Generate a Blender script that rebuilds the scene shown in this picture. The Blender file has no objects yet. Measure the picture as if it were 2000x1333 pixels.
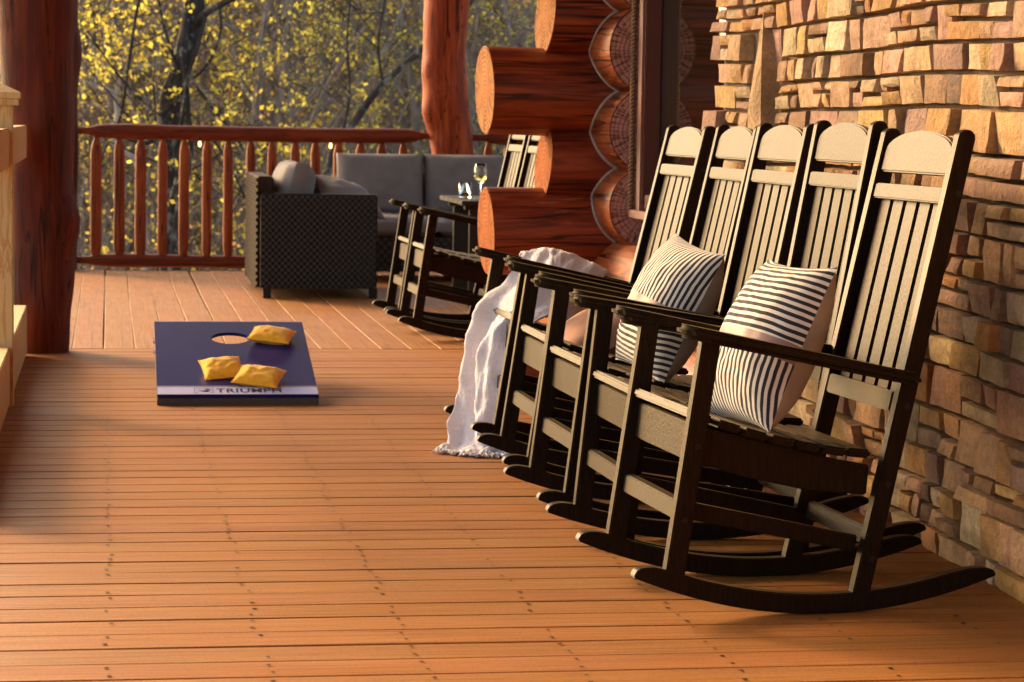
import bpy, bmesh, math, random
import numpy as np
from mathutils import Vector, Matrix, noise
R = math.radians
random.seed(7)
scene = bpy.context.scene
col = scene.collection

# ------------------------------------------------------------------ camera
cam_d = bpy.data.cameras.new('camera'); cam = bpy.data.objects.new('camera', cam_d); col.objects.link(cam)
yaw, pitch, roll = R(9.2), R(5.1), R(0.9)
fw = Vector((math.sin(yaw)*math.cos(pitch), math.cos(yaw)*math.cos(pitch), -math.sin(pitch)))
rt = Vector((math.cos(yaw), -math.sin(yaw), 0)); up = rt.cross(fw)
rt2 = rt*math.cos(roll) + up*math.sin(roll); up2 = up*math.cos(roll) - rt*math.sin(roll)
m = Matrix((rt2, up2, -fw)).transposed().to_4x4(); m.translation = Vector((0, 0, 1.1))
cam.matrix_world = m
cam_d.sensor_width = 36.0; cam_d.lens = 36.0*4900/2000
cam_d.clip_start = 0.1; cam_d.clip_end = 2000
cam_d.dof.use_dof = True; cam_d.dof.focus_distance = 6.4; cam_d.dof.aperture_fstop = 11.0
scene.camera = cam

# ------------------------------------------------------------------ light
SUN_DIR = Vector((-0.55, 0.73, 0.40)).normalized()
world = bpy.data.worlds.new('World'); scene.world = world; world.use_nodes = True
wn = world.node_tree.nodes; wl = world.node_tree.links
bg = wn['Background']; bg.inputs['Strength'].default_value = 0.15
sky = wn.new('ShaderNodeTexSky'); sky.sky_type = 'NISHITA'; sky.sun_disc = False
sky.sun_elevation = math.asin(SUN_DIR.z); sky.sun_rotation = math.atan2(SUN_DIR.x, SUN_DIR.y)
sky.air_density = 1.0; sky.dust_density = 3.0; sky.ozone_density = 0.6
warm = wn.new('ShaderNodeMix'); warm.data_type = 'RGBA'; warm.blend_type = 'MULTIPLY'; warm.inputs[0].default_value = 1.0
warm.inputs[7].default_value = (1.0, .93, .80, 1)          # hazy, warm daylight: the whole dome, evenly
wl.new(sky.outputs[0], warm.inputs[6]); wl.new(warm.outputs[2], bg.inputs['Color'])
sun_d = bpy.data.lights.new('sun', 'SUN'); sun = bpy.data.objects.new('sun', sun_d); col.objects.link(sun)
sun_d.energy = 1.5; sun_d.angle = R(15); sun_d.color = (1.0, 0.60, 0.26)
sun.rotation_euler = SUN_DIR.to_track_quat('Z', 'Y').to_euler()

scene.view_settings.view_transform = 'Standard'; scene.view_settings.look = 'None'
scene.view_settings.exposure = 1.94; scene.view_settings.gamma = 1.0
scene.view_settings.use_curve_mapping = False
scene.render.engine = 'CYCLES'
scene.cycles.use_denoising = True
scene.cycles.max_bounces = 8; scene.cycles.transparent_max_bounces = 12
scene.cycles.sample_clamp_indirect = 6.0

# ------------------------------------------------------------------ helpers
def new_mesh(name, verts, faces, mats=None, smooth=False, bevel=0.0, seg=2, idx=None):
    me = bpy.data.meshes.new(name); me.from_pydata([tuple(v) for v in verts], [], faces); me.validate()
    if mats is not None:
        for q in (mats if isinstance(mats, (list, tuple)) else [mats]): me.materials.append(q)
    if idx is not None: me.polygons.foreach_set('material_index', idx)
    bm = bmesh.new(); bm.from_mesh(me)
    bmesh.ops.recalc_face_normals(bm, faces=bm.faces)
    if bevel > 0:
        es = [e for e in bm.edges if len(e.link_faces) == 2 and e.calc_face_angle(0) > R(28)]
        bmesh.ops.bevel(bm, geom=es, offset=bevel, segments=seg, affect='EDGES', clamp_overlap=True)
    bm.to_mesh(me); bm.free()
    if smooth: me.polygons.foreach_set('use_smooth', [True]*len(me.polygons))
    elif bevel > 0: me.set_sharp_from_angle(angle=R(40)); me.polygons.foreach_set('use_smooth', [True]*len(me.polygons))
    return me

def link(name, me, parent=None, loc=None, rot=None):
    o = bpy.data.objects.new(name, me); col.objects.link(o)
    if parent is not None: o.parent = parent
    if loc is not None: o.location = loc
    if rot is not None: o.rotation_euler = rot
    return o

def part(name, verts, faces, mat, parent=None, **k):
    loc = k.pop('loc', None); rot = k.pop('rot', None)
    return link(name, new_mesh(name, verts, faces, mat, **k), parent, loc, rot)

def tag(o, label=None, cat=None, group=None, kind=None):
    if label: o['label'] = label
    if cat: o['category'] = cat
    if group: o['group'] = group
    if kind: o['kind'] = kind
    return o

def thing(name, label, cat, loc=(0, 0, 0), rz=0, group=None):
    o = bpy.data.objects.new(name, None); col.objects.link(o); o.location = loc; o.rotation_euler = (0, 0, rz)
    o.empty_display_size = 0.1
    return tag(o, label, cat, group)

def struct(name):
    o = bpy.data.objects.new(name, None); col.objects.link(o); o['kind'] = 'structure'; return o

def kids(o): return [c for c in bpy.data.objects if c.parent == o]
def copy_tree(o, parent=None):
    c = o.copy(); col.objects.link(c); c.parent = parent
    for ch in kids(o): copy_tree(ch, c)
    return c

def box_g(x0, x1, y0, y1, z0, z1):
    v = [(x0,y0,z0),(x1,y0,z0),(x1,y1,z0),(x0,y1,z0),(x0,y0,z1),(x1,y0,z1),(x1,y1,z1),(x0,y1,z1)]
    return v, [(0,3,2,1),(4,5,6,7),(0,1,5,4),(1,2,6,5),(2,3,7,6),(3,0,4,7)]

def join_g(gs):
    V, Fc = [], []
    for v, f in gs:
        n = len(V); V += list(v); Fc += [tuple(i+n for i in q) for q in f]
    return V, Fc

def prism_g(pts, a, b, fn):
    """polygon pts extruded between a and b; fn(u, w, t) -> xyz"""
    n = len(pts)
    v = [fn(u, w, a) for u, w in pts] + [fn(u, w, b) for u, w in pts]
    f = [tuple(range(n))[::-1], tuple(range(n, 2*n))] + [(i, (i+1) % n, n+(i+1) % n, n+i) for i in range(n)]
    return v, f

def tube_g(path, rad, n=8, caps=True, wob=0.0, seed=0.0):
    P = [Vector(p) for p in path]; V, Fc = [], []
    nrm = None
    for i, p in enumerate(P):
        t = (P[min(i+1, len(P)-1)] - P[max(i-1, 0)]).normalized()
        if nrm is None:
            nrm = t.cross(Vector((0.31, 0.2, 0.93)))
            if nrm.length < .05: nrm = t.cross(Vector((1, 0, 0)))
        nrm = (nrm - t*nrm.dot(t)).normalized(); b = t.cross(nrm)
        r = rad[i] if hasattr(rad, '__len__') else rad
        for k in range(n):
            a = 2*math.pi*k/n
            d = nrm*math.cos(a) + b*math.sin(a)
            rr = r
            if wob: rr = r*(1 + wob*noise.noise(p*2.2 + d*0.55 + Vector((seed, seed, 0))))
            V.append(p + d*rr)
    m_ = len(P)
    for i in range(m_-1):
        for k in range(n):
            Fc.append((i*n+k, i*n+(k+1) % n, (i+1)*n+(k+1) % n, (i+1)*n+k))
    if caps: Fc += [tuple(range(n))[::-1], tuple(range((m_-1)*n, m_*n))]
    return V, Fc

def lathe_g(prof, n=24, cx=0, cy=0):
    V, Fc = [], []
    for r, z in prof:
        for k in range(n):
            a = 2*math.pi*k/n; V.append((cx+r*math.cos(a), cy+r*math.sin(a), z))
    for i in range(len(prof)-1):
        for k in range(n): Fc.append((i*n+k, i*n+(k+1) % n, (i+1)*n+(k+1) % n, (i+1)*n+k))
    return V, Fc

def crom(pts, t):
    """Catmull-Rom through pts, t in 0..len-1"""
    n = len(pts); i = min(int(t), n-2); f = t-i
    p0 = pts[max(i-1, 0)]; p1 = pts[i]; p2 = pts[i+1]; p3 = pts[min(i+2, n-1)]
    return 0.5*((2*p1) + (p2-p0)*f + (2*p0-5*p1+4*p2-p3)*f*f + (3*p1-p0-3*p2+p3)*f**3)

# ------------------------------------------------------------------ materials
class NT:
    def __init__(s, name):
        s.m = bpy.data.materials.new(name); s.m.use_nodes = True
        s.n = s.m.node_tree.nodes; s.l = s.m.node_tree.links
        s.b = s.n['Principled BSDF']; s.out = s.n['Material Output']
        s.tc = s.n.new('ShaderNodeTexCoord')
    def new(s, t, **k):
        q = s.n.new(t)
        for a, b in k.items(): setattr(q, a, b)
        return q
    def mapv(s, scale=(1,1,1), src='Object', loc=(0,0,0), rand=False):
        q = s.new('ShaderNodeMapping'); q.inputs['Scale'].default_value = scale; q.inputs['Location'].default_value = loc
        s.l.new(s.tc.outputs[src], q.inputs['Vector'])
        if rand:
            oi = s.new('ShaderNodeObjectInfo'); v = s.new('ShaderNodeVectorMath', operation='SCALE')
            c = s.new('ShaderNodeCombineXYZ')
            for i in range(3): s.l.new(oi.outputs['Random'], c.inputs[i])
            v.inputs['Scale'].default_value = 37.0; s.l.new(c.outputs[0], v.inputs[0])
            a = s.new('ShaderNodeVectorMath', operation='ADD'); s.l.new(q.outputs[0], a.inputs[0]); s.l.new(v.outputs[0], a.inputs[1])
            return a.outputs[0]
        return q.outputs[0]
    def noise(s, vec, scale=5, detail=4, rough=.55, dist=0):
        q = s.new('ShaderNodeTexNoise'); q.inputs['Scale'].default_value = scale; q.inputs['Detail'].default_value = detail
        q.inputs['Roughness'].default_value = rough; q.inputs['Distortion'].default_value = dist
        s.l.new(vec, q.inputs['Vector']); return q.outputs['Fac']
    def ramp(s, fac, stops):
        q = s.new('ShaderNodeValToRGB'); e = q.color_ramp.elements
        while len(e) < len(stops): e.new(0.5)
        for i, (p, c) in enumerate(stops):
            e[i].position = p; e[i].color = (*c, 1) if len(c) == 3 else c
        s.l.new(fac, q.inputs[0]); return q.outputs[0]
    def mix(s, a, b, fac, mode='MIX'):
        q = s.new('ShaderNodeMix', data_type='RGBA', blend_type=mode)
        for v, i in ((fac, 0), (a, 6), (b, 7)):
            if hasattr(v, 'links') or hasattr(v, 'is_output'): s.l.new(v, q.inputs[i])
            elif i == 0: q.inputs[i].default_value = v
            else: q.inputs[i].default_value = (*v, 1)
        return q.outputs[2]
    def math(s, op, a, b=None):
        q = s.new('ShaderNodeMath', operation=op)
        for v, i in ((a, 0), (b, 1)):
            if v is None: continue
            if hasattr(v, 'is_output'): s.l.new(v, q.inputs[i])
            else: q.inputs[i].default_value = v
        return q.outputs[0]
    def rnd(s, colr, amt_v=.25, amt_h=.0, amt_s=0.0):
        oi = s.new('ShaderNodeObjectInfo'); h = s.new('ShaderNodeHueSaturation')
        v = s.math('MULTIPLY_ADD', oi.outputs['Random'], 2*amt_v); 
        v.node.inputs[2].default_value = 1-amt_v
        s.l.new(v, h.inputs['Value'])
        if amt_h:
            w = s.new('ShaderNodeTexWhiteNoise', noise_dimensions='1D'); s.l.new(oi.outputs['Random'], w.inputs['W'])
            hh = s.math('MULTIPLY_ADD', w.outputs['Value'], 2*amt_h); hh.node.inputs[2].default_value = .5-amt_h
            s.l.new(hh, h.inputs['Hue'])
        s.l.new(colr, h.inputs['Color']); return h.outputs[0]
    def color(s, c):
        if hasattr(c, 'is_output'): s.l.new(c, s.b.inputs['Base Color'])
        else: s.b.inputs['Base Color'].default_value = (*c, 1)
    def bump(s, h, strength=.3, dist=.01):
        q = s.new('ShaderNodeBump'); q.inputs['Strength'].default_value = strength; q.inputs['Distance'].default_value = dist
        s.l.new(h, q.inputs['Height']); s.l.new(q.outputs[0], s.b.inputs['Normal'])
    def set(s, **k):
        for a, v in k.items():
            i = s.b.inputs[a.replace('_', ' ')]
            if hasattr(v, 'is_output'): s.l.new(v, i)
            else: i.default_value = v
        return s.m

def m_simple(name, c, rough=.6, var=.12, scale=30, bump=.15, dist=.002, **k):
    t = NT(name); v = t.mapv(rand=True); n = t.noise(v, scale, 5)
    a = tuple(x*(1-var) for x in c); b = tuple(min(1, x*(1+var)) for x in c)
    t.color(t.ramp(n, [(.3, a), (.7, b)])); t.bump(n, bump, dist)
    return t.set(Roughness=rough, **k)

def m_deck(name, along):
    t = NT(name)
    sc = (1.0, 46, 46) if along == 'x' else (46, 1.0, 46)
    v = t.mapv(sc, rand=True); n = t.noise(v, 3.0, 6, .6)
    v2 = t.mapv((1, 3, 3) if along == 'x' else (3, 1, 3), rand=True); n2 = t.noise(v2, 2.2, 4, .6)
    v3 = t.mapv((9, 60, 60) if along == 'x' else (60, 9, 60), rand=True); n3 = t.noise(v3, 4, 3, .6)
    v4 = t.mapv((1, 1, 1), rand=True); n4 = t.noise(v4, 160, 2, .6)
    c = t.ramp(n, [(.25, (.21, .072, .014)), (.5, (.34, .133, .026)), (.75, (.45, .205, .052))])
    c = t.mix(c, (.24, .080, .022), t.math('MULTIPLY', n2, .5))
    v5 = t.mapv((.7, 95, 95) if along == 'x' else (95, .7, 95), rand=True); n5 = t.noise(v5, 2.0, 3, .6)
    c = t.mix(c, t.ramp(n5, [(.34, (.45, .40, .36)), (.46, (1, 1, 1))]), .8, 'MULTIPLY')
    wear = t.ramp(n3, [(.62, (0, 0, 0)), (.80, (1, 1, 1))])
    c = t.mix(c, (.66, .42, .22), t.math('MULTIPLY', wear, .35))
    c = t.mix(c, t.ramp(n4, [(.35, (.55, .55, .55)), (.6, (1, 1, 1))]), .5, 'MULTIPLY')
    c = t.rnd(c, .075, .004); t.color(c)
    t.bump(n, .25, .002)
    return t.set(Roughness=t.ramp(n2, [(.3, (.50,)*3), (.7, (.70,)*3)]), Specular_IOR_Level=.28)

def m_log(name, axis, dark=(.045, .006, .003), mid=(.22, .030, .008), lite=(.42, .082, .020), scuff=.45, rough=.36):
    t = NT(name)
    long = {'x': (.9, 9, 9), 'y': (9, .9, 9), 'z': (9, 9, .9)}[axis]
    v = t.mapv(long, rand=True); n = t.noise(v, 1.6, 7, .6, 1.2)
    fine = t.noise(t.mapv(tuple(q*4 for q in long), rand=True), 2.2, 5, .6)
    big = t.noise(t.mapv((1, 1, 1), rand=True), 2.3, 3)
    c = t.ramp(n, [(.28, dark), (.5, mid), (.75, lite)])
    c = t.mix(c, t.ramp(fine, [(.3, (.55,)*3), (.65, (1,)*3)]), .6, 'MULTIPLY')
    # long drying cracks
    ck = t.noise(t.mapv(tuple(q*(1.6 if q > 2 else .45) for q in long), rand=True), 1.3, 2, .5, .5)
    crack = t.ramp(ck, [(.478, (1,)*3), (.493, (0,)*3), (.507, (0,)*3), (.522, (1,)*3)])
    c = t.mix(tuple(q*.5 for q in dark), c, t.math('MAXIMUM', crack, t.ramp(big, [(.56, (0,)*3), (.66, (1,)*3)])))
    # worn pale scuffs
    s1 = t.noise(t.mapv(tuple(q*(2.2 if q > 2 else 1.6) for q in long), rand=True), 1.2, 6, .72)
    s2 = t.noise(t.mapv((1, 1, 1), rand=True), 3.1, 2)
    sc = t.math('MULTIPLY', t.ramp(s1, [(.60, (0,)*3), (.66, (1,)*3)]), t.ramp(s2, [(.47, (0,)*3), (.57, (1,)*3)]))
    c = t.mix(c, (.50, .26, .15), t.math('MULTIPLY', sc, scuff))
    t.color(c); t.bump(t.math('ADD', n, t.math('MULTIPLY', fine, .4)), .35, .008)
    return t.set(Roughness=t.ramp(fine, [(.3, (rough*.8,)*3), (.7, (min(1, rough*1.35),)*3)]), Specular_IOR_Level=.5 if rough < .4 else .2)

def m_endgrain(name, a, b, dark, crk=.8):
    t = NT(name); v = t.mapv()
    d = t.new('ShaderNodeVectorMath', operation='LENGTH'); t.l.new(v, d.inputs[0])
    nz = t.noise(v, 7, 4)
    rr = t.math('ADD', t.math('MULTIPLY', d.outputs['Value'], 330), t.math('MULTIPLY', nz, 9))
    rings = t.math('SINE', rr)
    c = t.ramp(nz, [(.3, a), (.7, b)])
    c = t.mix(c, dark, t.math('MULTIPLY', t.ramp(rings, [(.0, (0,)*3), (1, (1,)*3)]), .28))
    g = t.new('ShaderNodeTexGradient', gradient_type='RADIAL'); t.l.new(v, g.inputs[0])
    cc = t.new('ShaderNodeCombineXYZ'); t.l.new(t.math('MULTIPLY', g.outputs['Fac'], 42), cc.inputs[0]); t.l.new(t.math('MULTIPLY', d.outputs['Value'], 3.5), cc.inputs[1])
    cr = t.noise(cc.outputs[0], 1.0, 3, .6)
    ck = t.ramp(cr, [(.47, (0,)*3), (.492, (1,)*3), (.508, (1,)*3), (.53, (0,)*3)])
    far = t.ramp(d.outputs['Value'], [(.03, (0,)*3), (.09, (1,)*3)])
    c = t.mix(c, (.03, .01, .008), t.math('MULTIPLY', t.math('MULTIPLY', ck, far), crk))
    st = t.noise(v, 14, 5, .7)
    c = t.mix(c, dark, t.math('MULTIPLY', t.ramp(st, [(.5, (0,)*3), (.65, (1,)*3)]), .5))
    t.color(c); t.bump(t.math('ADD', rings, t.math('MULTIPLY', st, 3.0)), .25, .004)
    return t.set(Roughness=.8, Specular_IOR_Level=.04)

def m_stone(name, base):
    t = NT(name); v = t.mapv(rand=True)
    n = t.noise(v, 6, 6, .62, .6); f = t.noise(v, 45, 6, .7); w = t.noise(t.mapv((3, 3, 24), rand=True), 2.5, 4, .6)
    c = t.ramp(n, [(.28, tuple(x*.62 for x in base)), (.5, base), (.72, tuple(min(.85, x*1.28) for x in base))])
    c = t.mix(c, (.40, .22, .08), t.math('MULTIPLY', t.ramp(w, [(.5, (0,)*3), (.75, (1,)*3)]), .45))
    c = t.mix(c, t.ramp(f, [(.3, (.55,)*3), (.6, (1,)*3)]), .75, 'MULTIPLY')
    t.color(t.rnd(c, .16, .012))
    t.bump(t.math('ADD', t.math('MULTIPLY', n, 1.0), t.math('MULTIPLY', f, .7)), 1.0, .020)
    return t.set(Roughness=.85, Specular_IOR_Level=.25)

def m_stripes(name, axis, period, ca, cb):
    t = NT(name); v = t.mapv(); uvv = t.mapv(src='UV')
    sx = t.new('ShaderNodeSeparateXYZ'); t.l.new(uvv, sx.inputs[0])
    wv = t.noise(v, 11, 2)
    u = t.math('ADD', sx.outputs[axis], t.math('MULTIPLY', wv, .006))
    fr = t.math('FRACT', t.math('MULTIPLY', u, 1/period))
    st = t.ramp(fr, [(.44, (0,)*3), (.47, (1,)*3), (.95, (1,)*3), (.98, (0,)*3)])
    c = t.mix(ca, cb, st)
    f = t.noise(v, 420, 2); c = t.mix(c, t.ramp(f, [(.3, (.75,)*3), (.7, (1,)*3)]), .6, 'MULTIPLY')
    t.color(c); t.bump(t.noise(v, 24, 4), .35, .008)
    return t.set(Roughness=.9, Specular_IOR_Level=.14, Sheen_Weight=.2)

def m_chair(name):
    t = NT(name); v = t.mapv(rand=True)
    f = t.noise(v, 120, 4, .65); g = t.noise(t.mapv((60, 60, 6), rand=True), 3, 4)
    c = t.ramp(g, [(.3, (.005, .004, .0035)), (.7, (.014, .011, .009))])
    t.color(c); t.bump(t.math('ADD', f, t.math('MULTIPLY', g, .5)), .22, .004)
    return t.set(Roughness=.40, Sheen_Weight=.06, Sheen_Roughness=.35, Sheen_Tint=(1.0, .66, .26, 1), Specular_IOR_Level=.15, Specular_Tint=(1.0, .62, .22, 1))  # gold sheen and specular tints paint warm light into the highlights

M = {}
M['deck_x'] = m_deck('deck_board_across', 'x'); M['deck_y'] = m_deck('deck_board_along', 'y')
M['under'] = m_simple('joist_wood', (.05, .03, .02))
M['log_x'] = m_log('log_stain_x', 'x'); M['log_y'] = m_log('log_stain_y', 'y', mid=(.26, .06, .018), lite=(.40, .11, .03), scuff=.12, rough=.42)
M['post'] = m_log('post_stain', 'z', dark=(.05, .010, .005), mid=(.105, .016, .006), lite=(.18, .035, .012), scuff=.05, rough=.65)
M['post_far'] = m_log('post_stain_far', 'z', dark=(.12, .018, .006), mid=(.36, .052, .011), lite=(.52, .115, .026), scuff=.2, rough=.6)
M['rail'] = m_log('rail_stain', 'x', dark=(.09, .014, .005), mid=(.18, .028, .009), lite=(.28, .055, .016), scuff=.12, rough=.55)
M['baluster'] = m_log('baluster_stain', 'z', dark=(.13, .026, .008), mid=(.28, .052, .011), lite=(.40, .095, .024), scuff=.12, rough=.6)
M['end_pale'] = m_endgrain('log_end_pale', (.30, .125, .045), (.42, .20, .085), (.15, .05, .018), .6)
M['end_red'] = m_endgrain('log_end_red_brown', (.26, .075, .022), (.36, .125, .040), (.12, .028, .009), .6)
M['end_pink'] = m_endgrain('log_end_rose', (.40, .17, .15), (.52, .27, .22), (.22, .09, .08))
M['chink'] = m_simple('caulk_bead', (.30, .235, .20), .6)
M['chair'] = m_chair('black_poly_lumber')
M['steel_dark'] = m_simple('dark_screw', (.015, .013, .012), .45, Metallic=.6)
M['mortar'] = m_simple('dark_mortar', (.12, .08, .05), .95, scale=60, bump=.6, dist=.01)
STONES = [m_stone('stone_%s' % n, c) for n, c in dict(peach=(.56, .35, .20), ochre=(.55, .34, .14), rose=(.48, .29, .20), mauve=(.40, .25, .18),
          tan=(.55, .41, .24), brown=(.34, .205, .115), cream=(.66, .50, .33), umber=(.18, .12, .085), orange=(.53, .28, .11)).items()]
SW = [20, 15, 20, 11, 13, 8, 9, 4, 10]
M['pine'] = None
def m_pine():
    t = NT('pine_lumber'); v = t.mapv((14, 14, 1.0), rand=True); n = t.noise(v, 1.6, 5, .6, 1.6)
    rings = t.math('SINE', t.math('MULTIPLY', n, 34))
    c = t.ramp(rings, [(.1, (.60, .40, .17)), (.8, (.46, .26, .085))])
    vo = t.new('ShaderNodeTexVoronoi'); vo.inputs['Scale'].default_value = 2.6; t.l.new(t.mapv((1, 1, 1)), vo.inputs['Vector'])
    c = t.mix((.10, .045, .02), c, t.ramp(vo.outputs['Distance'], [(.03, (0,)*3), (.055, (1,)*3)]))
    t.color(c); t.bump(n, .2, .004); return t.set(Roughness=.65)
M['pine'] = m_pine()
M['ceiling'] = m_simple('ceiling_boards', (.42, .26, .13), .7)
M['navy'] = m_simple('navy_gloss', (.010, .014, .105), .3, var=.05, bump=.02, Specular_IOR_Level=.16)
M['navy_line'] = m_simple('pale_edge', (.42, .42, .62), .35, var=.04)
M['lavender'] = m_simple('pale_lavender_print', (.46, .48, .74), .35, var=.04, bump=.02)
M['board_frame'] = m_simple('dark_grey_frame', (.055, .045, .04), .6)
M['ink'] = m_simple('dark_print', (.03, .03, .08), .4, var=.02, bump=0)
M['bag'] = m_simple('mustard_canvas', (.95, .45, .02), .95, var=.12, scale=70, bump=.3, dist=.004, Sheen_Weight=.2)
M['stripe_x'] = m_stripes('ticking_stripes_up', 0, .0170, (.72, .64, .55), (.03, .027, .03))
M['stripe_y'] = m_stripes('ticking_stripes_across', 1, .0170, (.72, .64, .55), (.03, .027, .03))
M['leather'] = m_simple('tan_leather', (.25, .14, .115), .6, var=.25, scale=9, bump=.15)
M['linen'] = m_simple('beige_linen', (.37, .335, .31), .85, var=.12, scale=18, bump=.35, dist=.006)
M['brown_fabric'] = m_simple('brown_fabric', (.36, .18, .11), .8)
M['blanket'] = m_simple('lilac_white_knit', (.68, .62, .645), .95, var=.07, scale=150, bump=.9, dist=.006, Sheen_Weight=.15)
M['wicker'] = m_simple('dark_wicker', (.012, .008, .006), .55, var=.4, scale=40, Specular_IOR_Level=.35)
M['wicker_lit'] = m_simple('wicker_lit_side', (.045, .030, .018), .7, var=.4, scale=40, Specular_IOR_Level=.12)  # lighter copy of the wicker: sunlight painted into the left-facing back
M['cushion'] = m_simple('grey_outdoor_fabric', (.17, .15, .145), .9, var=.08, scale=14, bump=.3, dist=.01)
M['cushion_lt'] = m_simple('light_grey_fabric', (.17, .155, .15), .9, var=.08, scale=14, bump=.3, dist=.01)
M['trim'] = m_simple('window_trim', (.085, .020, .012), .35)
M['trim_lt'] = m_simple('window_trim_edge', (.22, .10, .075), .45)
M['rope'] = m_simple('rope_fibre', (.20, .115, .06), .9)
def m_pane():
    t = NT('window_pane'); t.color((.008, .006, .005)); return t.set(Roughness=.02, IOR=2.3)
M['pane'] = m_pane()
def m_glass(name, c=(1, 1, 1), rough=0.0):
    t = NT(name); t.color(c); return t.set(Roughness=rough, Transmission_Weight=1.0, IOR=1.45)
M['glass'] = m_glass('clear_glass'); M['whiskey'] = m_glass('amber_whiskey', (.55, .16, .03)); M['wine'] = m_glass('white_wine', (.95, .80, .25)); M['ice'] = m_glass('ice', (.95, .95, 1), .1)
def m_emit(name, c, s):
    t = NT(name); t.color(c); t.b.inputs['Emission Color'].default_value = (*c, 1); return t.set(Emission_Strength=s)
M['bulb'] = m_emit('lit_bulb', (1.0, .5, .16), 1.6)
M['table'] = m_simple('table_poly_lumber', (.022, .017, .012), .5, bump=.2, Specular_IOR_Level=.3)
M['fringe'] = M['blanket']

def m_bark(name, a, b, lichen=None):
    t = NT(name); v = t.mapv((9, 9, 2.2), rand=True); n = t.noise(v, 2, 6, .65, .4)
    c = t.ramp(n, [(.3, a), (.7, b)])
    if lichen: c = t.mix(c, lichen, t.ramp(t.noise(t.mapv((1, 1, 1), rand=True), 6, 5, .7), [(.55, (0,)*3), (.62, (1,)*3)]))
    t.color(c); t.bump(n, .6, .03); return t.set(Roughness=.9, Specular_IOR_Level=.2)
M['bark'] = m_bark('grey_bark', (.12, .097, .087), (.34, .285, .25))
M['bark_dark'] = m_bark('dark_furrowed_bark', (.012, .010, .010), (.055, .047, .045), (.16, .16, .15))
M['bark_pale'] = m_bark('pale_bark', (.22, .19, .17), (.42, .38, .35))
def m_leaf(name, c):
    t = NT(name); oi = t.new('ShaderNodeNewGeometry')
    col_ = t.mix(tuple(x*.6 for x in c), tuple(min(.9, x*1.3) for x in c), oi.outputs['Random Per Island'])
    d = t.new('ShaderNodeBsdfDiffuse'); tr = t.new('ShaderNodeBsdfTranslucent'); mx = t.new('ShaderNodeMixShader'); mx.inputs[0].default_value = .6
    t.l.new(col_, d.inputs[0]); t.l.new(col_, tr.inputs[0]); t.l.new(d.outputs[0], mx.inputs[1]); t.l.new(tr.outputs[0], mx.inputs[2])
    t.l.new(mx.outputs[0], t.out.inputs[0]); return t.m
M['leaf_y'] = m_leaf('yellow_leaf', (.86, .64, .11)); M['leaf_g'] = m_leaf('yellow_green_leaf', (.76, .60, .13)); M['leaf_o'] = m_leaf('orange_leaf', (.74, .44, .20))
def m_ground():
    t = NT('leaf_litter'); v = t.mapv(); n = t.noise(v, .35, 5, .6); f = t.noise(v, 3.2, 6, .75); g = t.noise(v, 11, 4, .7)
    c = t.ramp(f, [(.3, (.28, .19, .13)), (.5, (.50, .35, .23)), (.7, (.64, .47, .30))])
    c = t.mix(c, (.45, .38, .08), t.math('MULTIPLY', t.ramp(n, [(.45, (0,)*3), (.65, (1,)*3)]), .55))
    c = t.mix(c, t.ramp(g, [(.35, (.4,)*3), (.6, (1,)*3)]), .8, 'MULTIPLY')
    t.color(c); t.bump(f, .8, .3); return t.set(Roughness=1, Specular_IOR_Level=.1)
M['ground'] = m_ground()
M['roofing'] = m_simple('roof_shingle', (.08, .07, .065), .9)

# ------------------------------------------------------------------ ground / hillside
def hill_z(x, y):
    s = max(0.0, y-20.5 + .02*x)
    z = -2.7 + .13*s if s < 66 else 5.88 + (s-66)*.30 if s < 126 else 23.88 + (s-126)*.05
    k = min(1, max(0, (x+16)/11)); k = k*k*(3-2*k); z = -2.7 + (z+2.7)*k   # unseen left slope lowered to let in sun and sky light
    if s > 0: z += .5*noise.noise(Vector((x*.13, y*.13, 0)))*min(1, s/6)
    return z
def axis_pts(lo, hi, fine_lo, fine_hi, df, dc):
    a = list(np.arange(lo, fine_lo, dc)) + list(np.arange(fine_lo, fine_hi, df)) + list(np.arange(fine_hi, hi+.01, dc))
    return a
gx = axis_pts(-400, 400, -20, 30, 1.25, 20); gy = axis_pts(-300, 420, 18, 90, 1.25, 15)
V = [(x, y, hill_z(x, y)) for y in gy for x in gx]; nx = len(gx)
Fc = [(j*nx+i, j*nx+i+1, (j+1)*nx+i+1, (j+1)*nx+i) for j in range(len(gy)-1) for i in range(nx-1)]
tag(part('hillside', V, Fc, M['ground'], smooth=True), kind='structure')

# ------------------------------------------------------------------ decks (boards are parts)
PITCH = .1435
deck = struct('deck')
part('joist_bed', *box_g(-.72, 2.6, -2.2, 11.72, -.34, -.035), M['under'], deck)
rng = random.Random(3)
def board_mesh(L, w, h, seed, n=14, ch=.0015):
    r = random.Random(seed); a, b, c = r.uniform(-.006, .006), r.uniform(-.004, .004), r.uniform(0, 6)
    V, Fc = [], []
    cs = [(-w/2, -h), (w/2, -h), (w/2, -ch), (w/2-ch, 0), (-w/2+ch, 0), (-w/2, -ch)]
    for i in range(n+1):
        x = L*i/n; dy = a*math.sin(3.1*x/L*2+c) + b*math.sin(7*x/L+c); dz = .0005*math.sin(9*x/L+c*2)
        for u, z in cs: V.append((x, u+dy*.55, z+dz))
    k = len(cs)
    for i in range(n):
        for j in range(k): Fc.append((i*k+j, (i+1)*k+j, (i+1)*k+(j+1) % k, i*k+(j+1) % k))
    Fc += [tuple(range(k)), tuple(range(n*k, n*k+k))[::-1]]
    return V, Fc
bmx = []
for s in range(9):
    v, f = board_mesh(3.05, PITCH-.0080, .026, s); bmx.append(new_mesh('deck_board', v, f, M['deck_x']))
NB = int((11.74+2.0)/PITCH)
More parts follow.
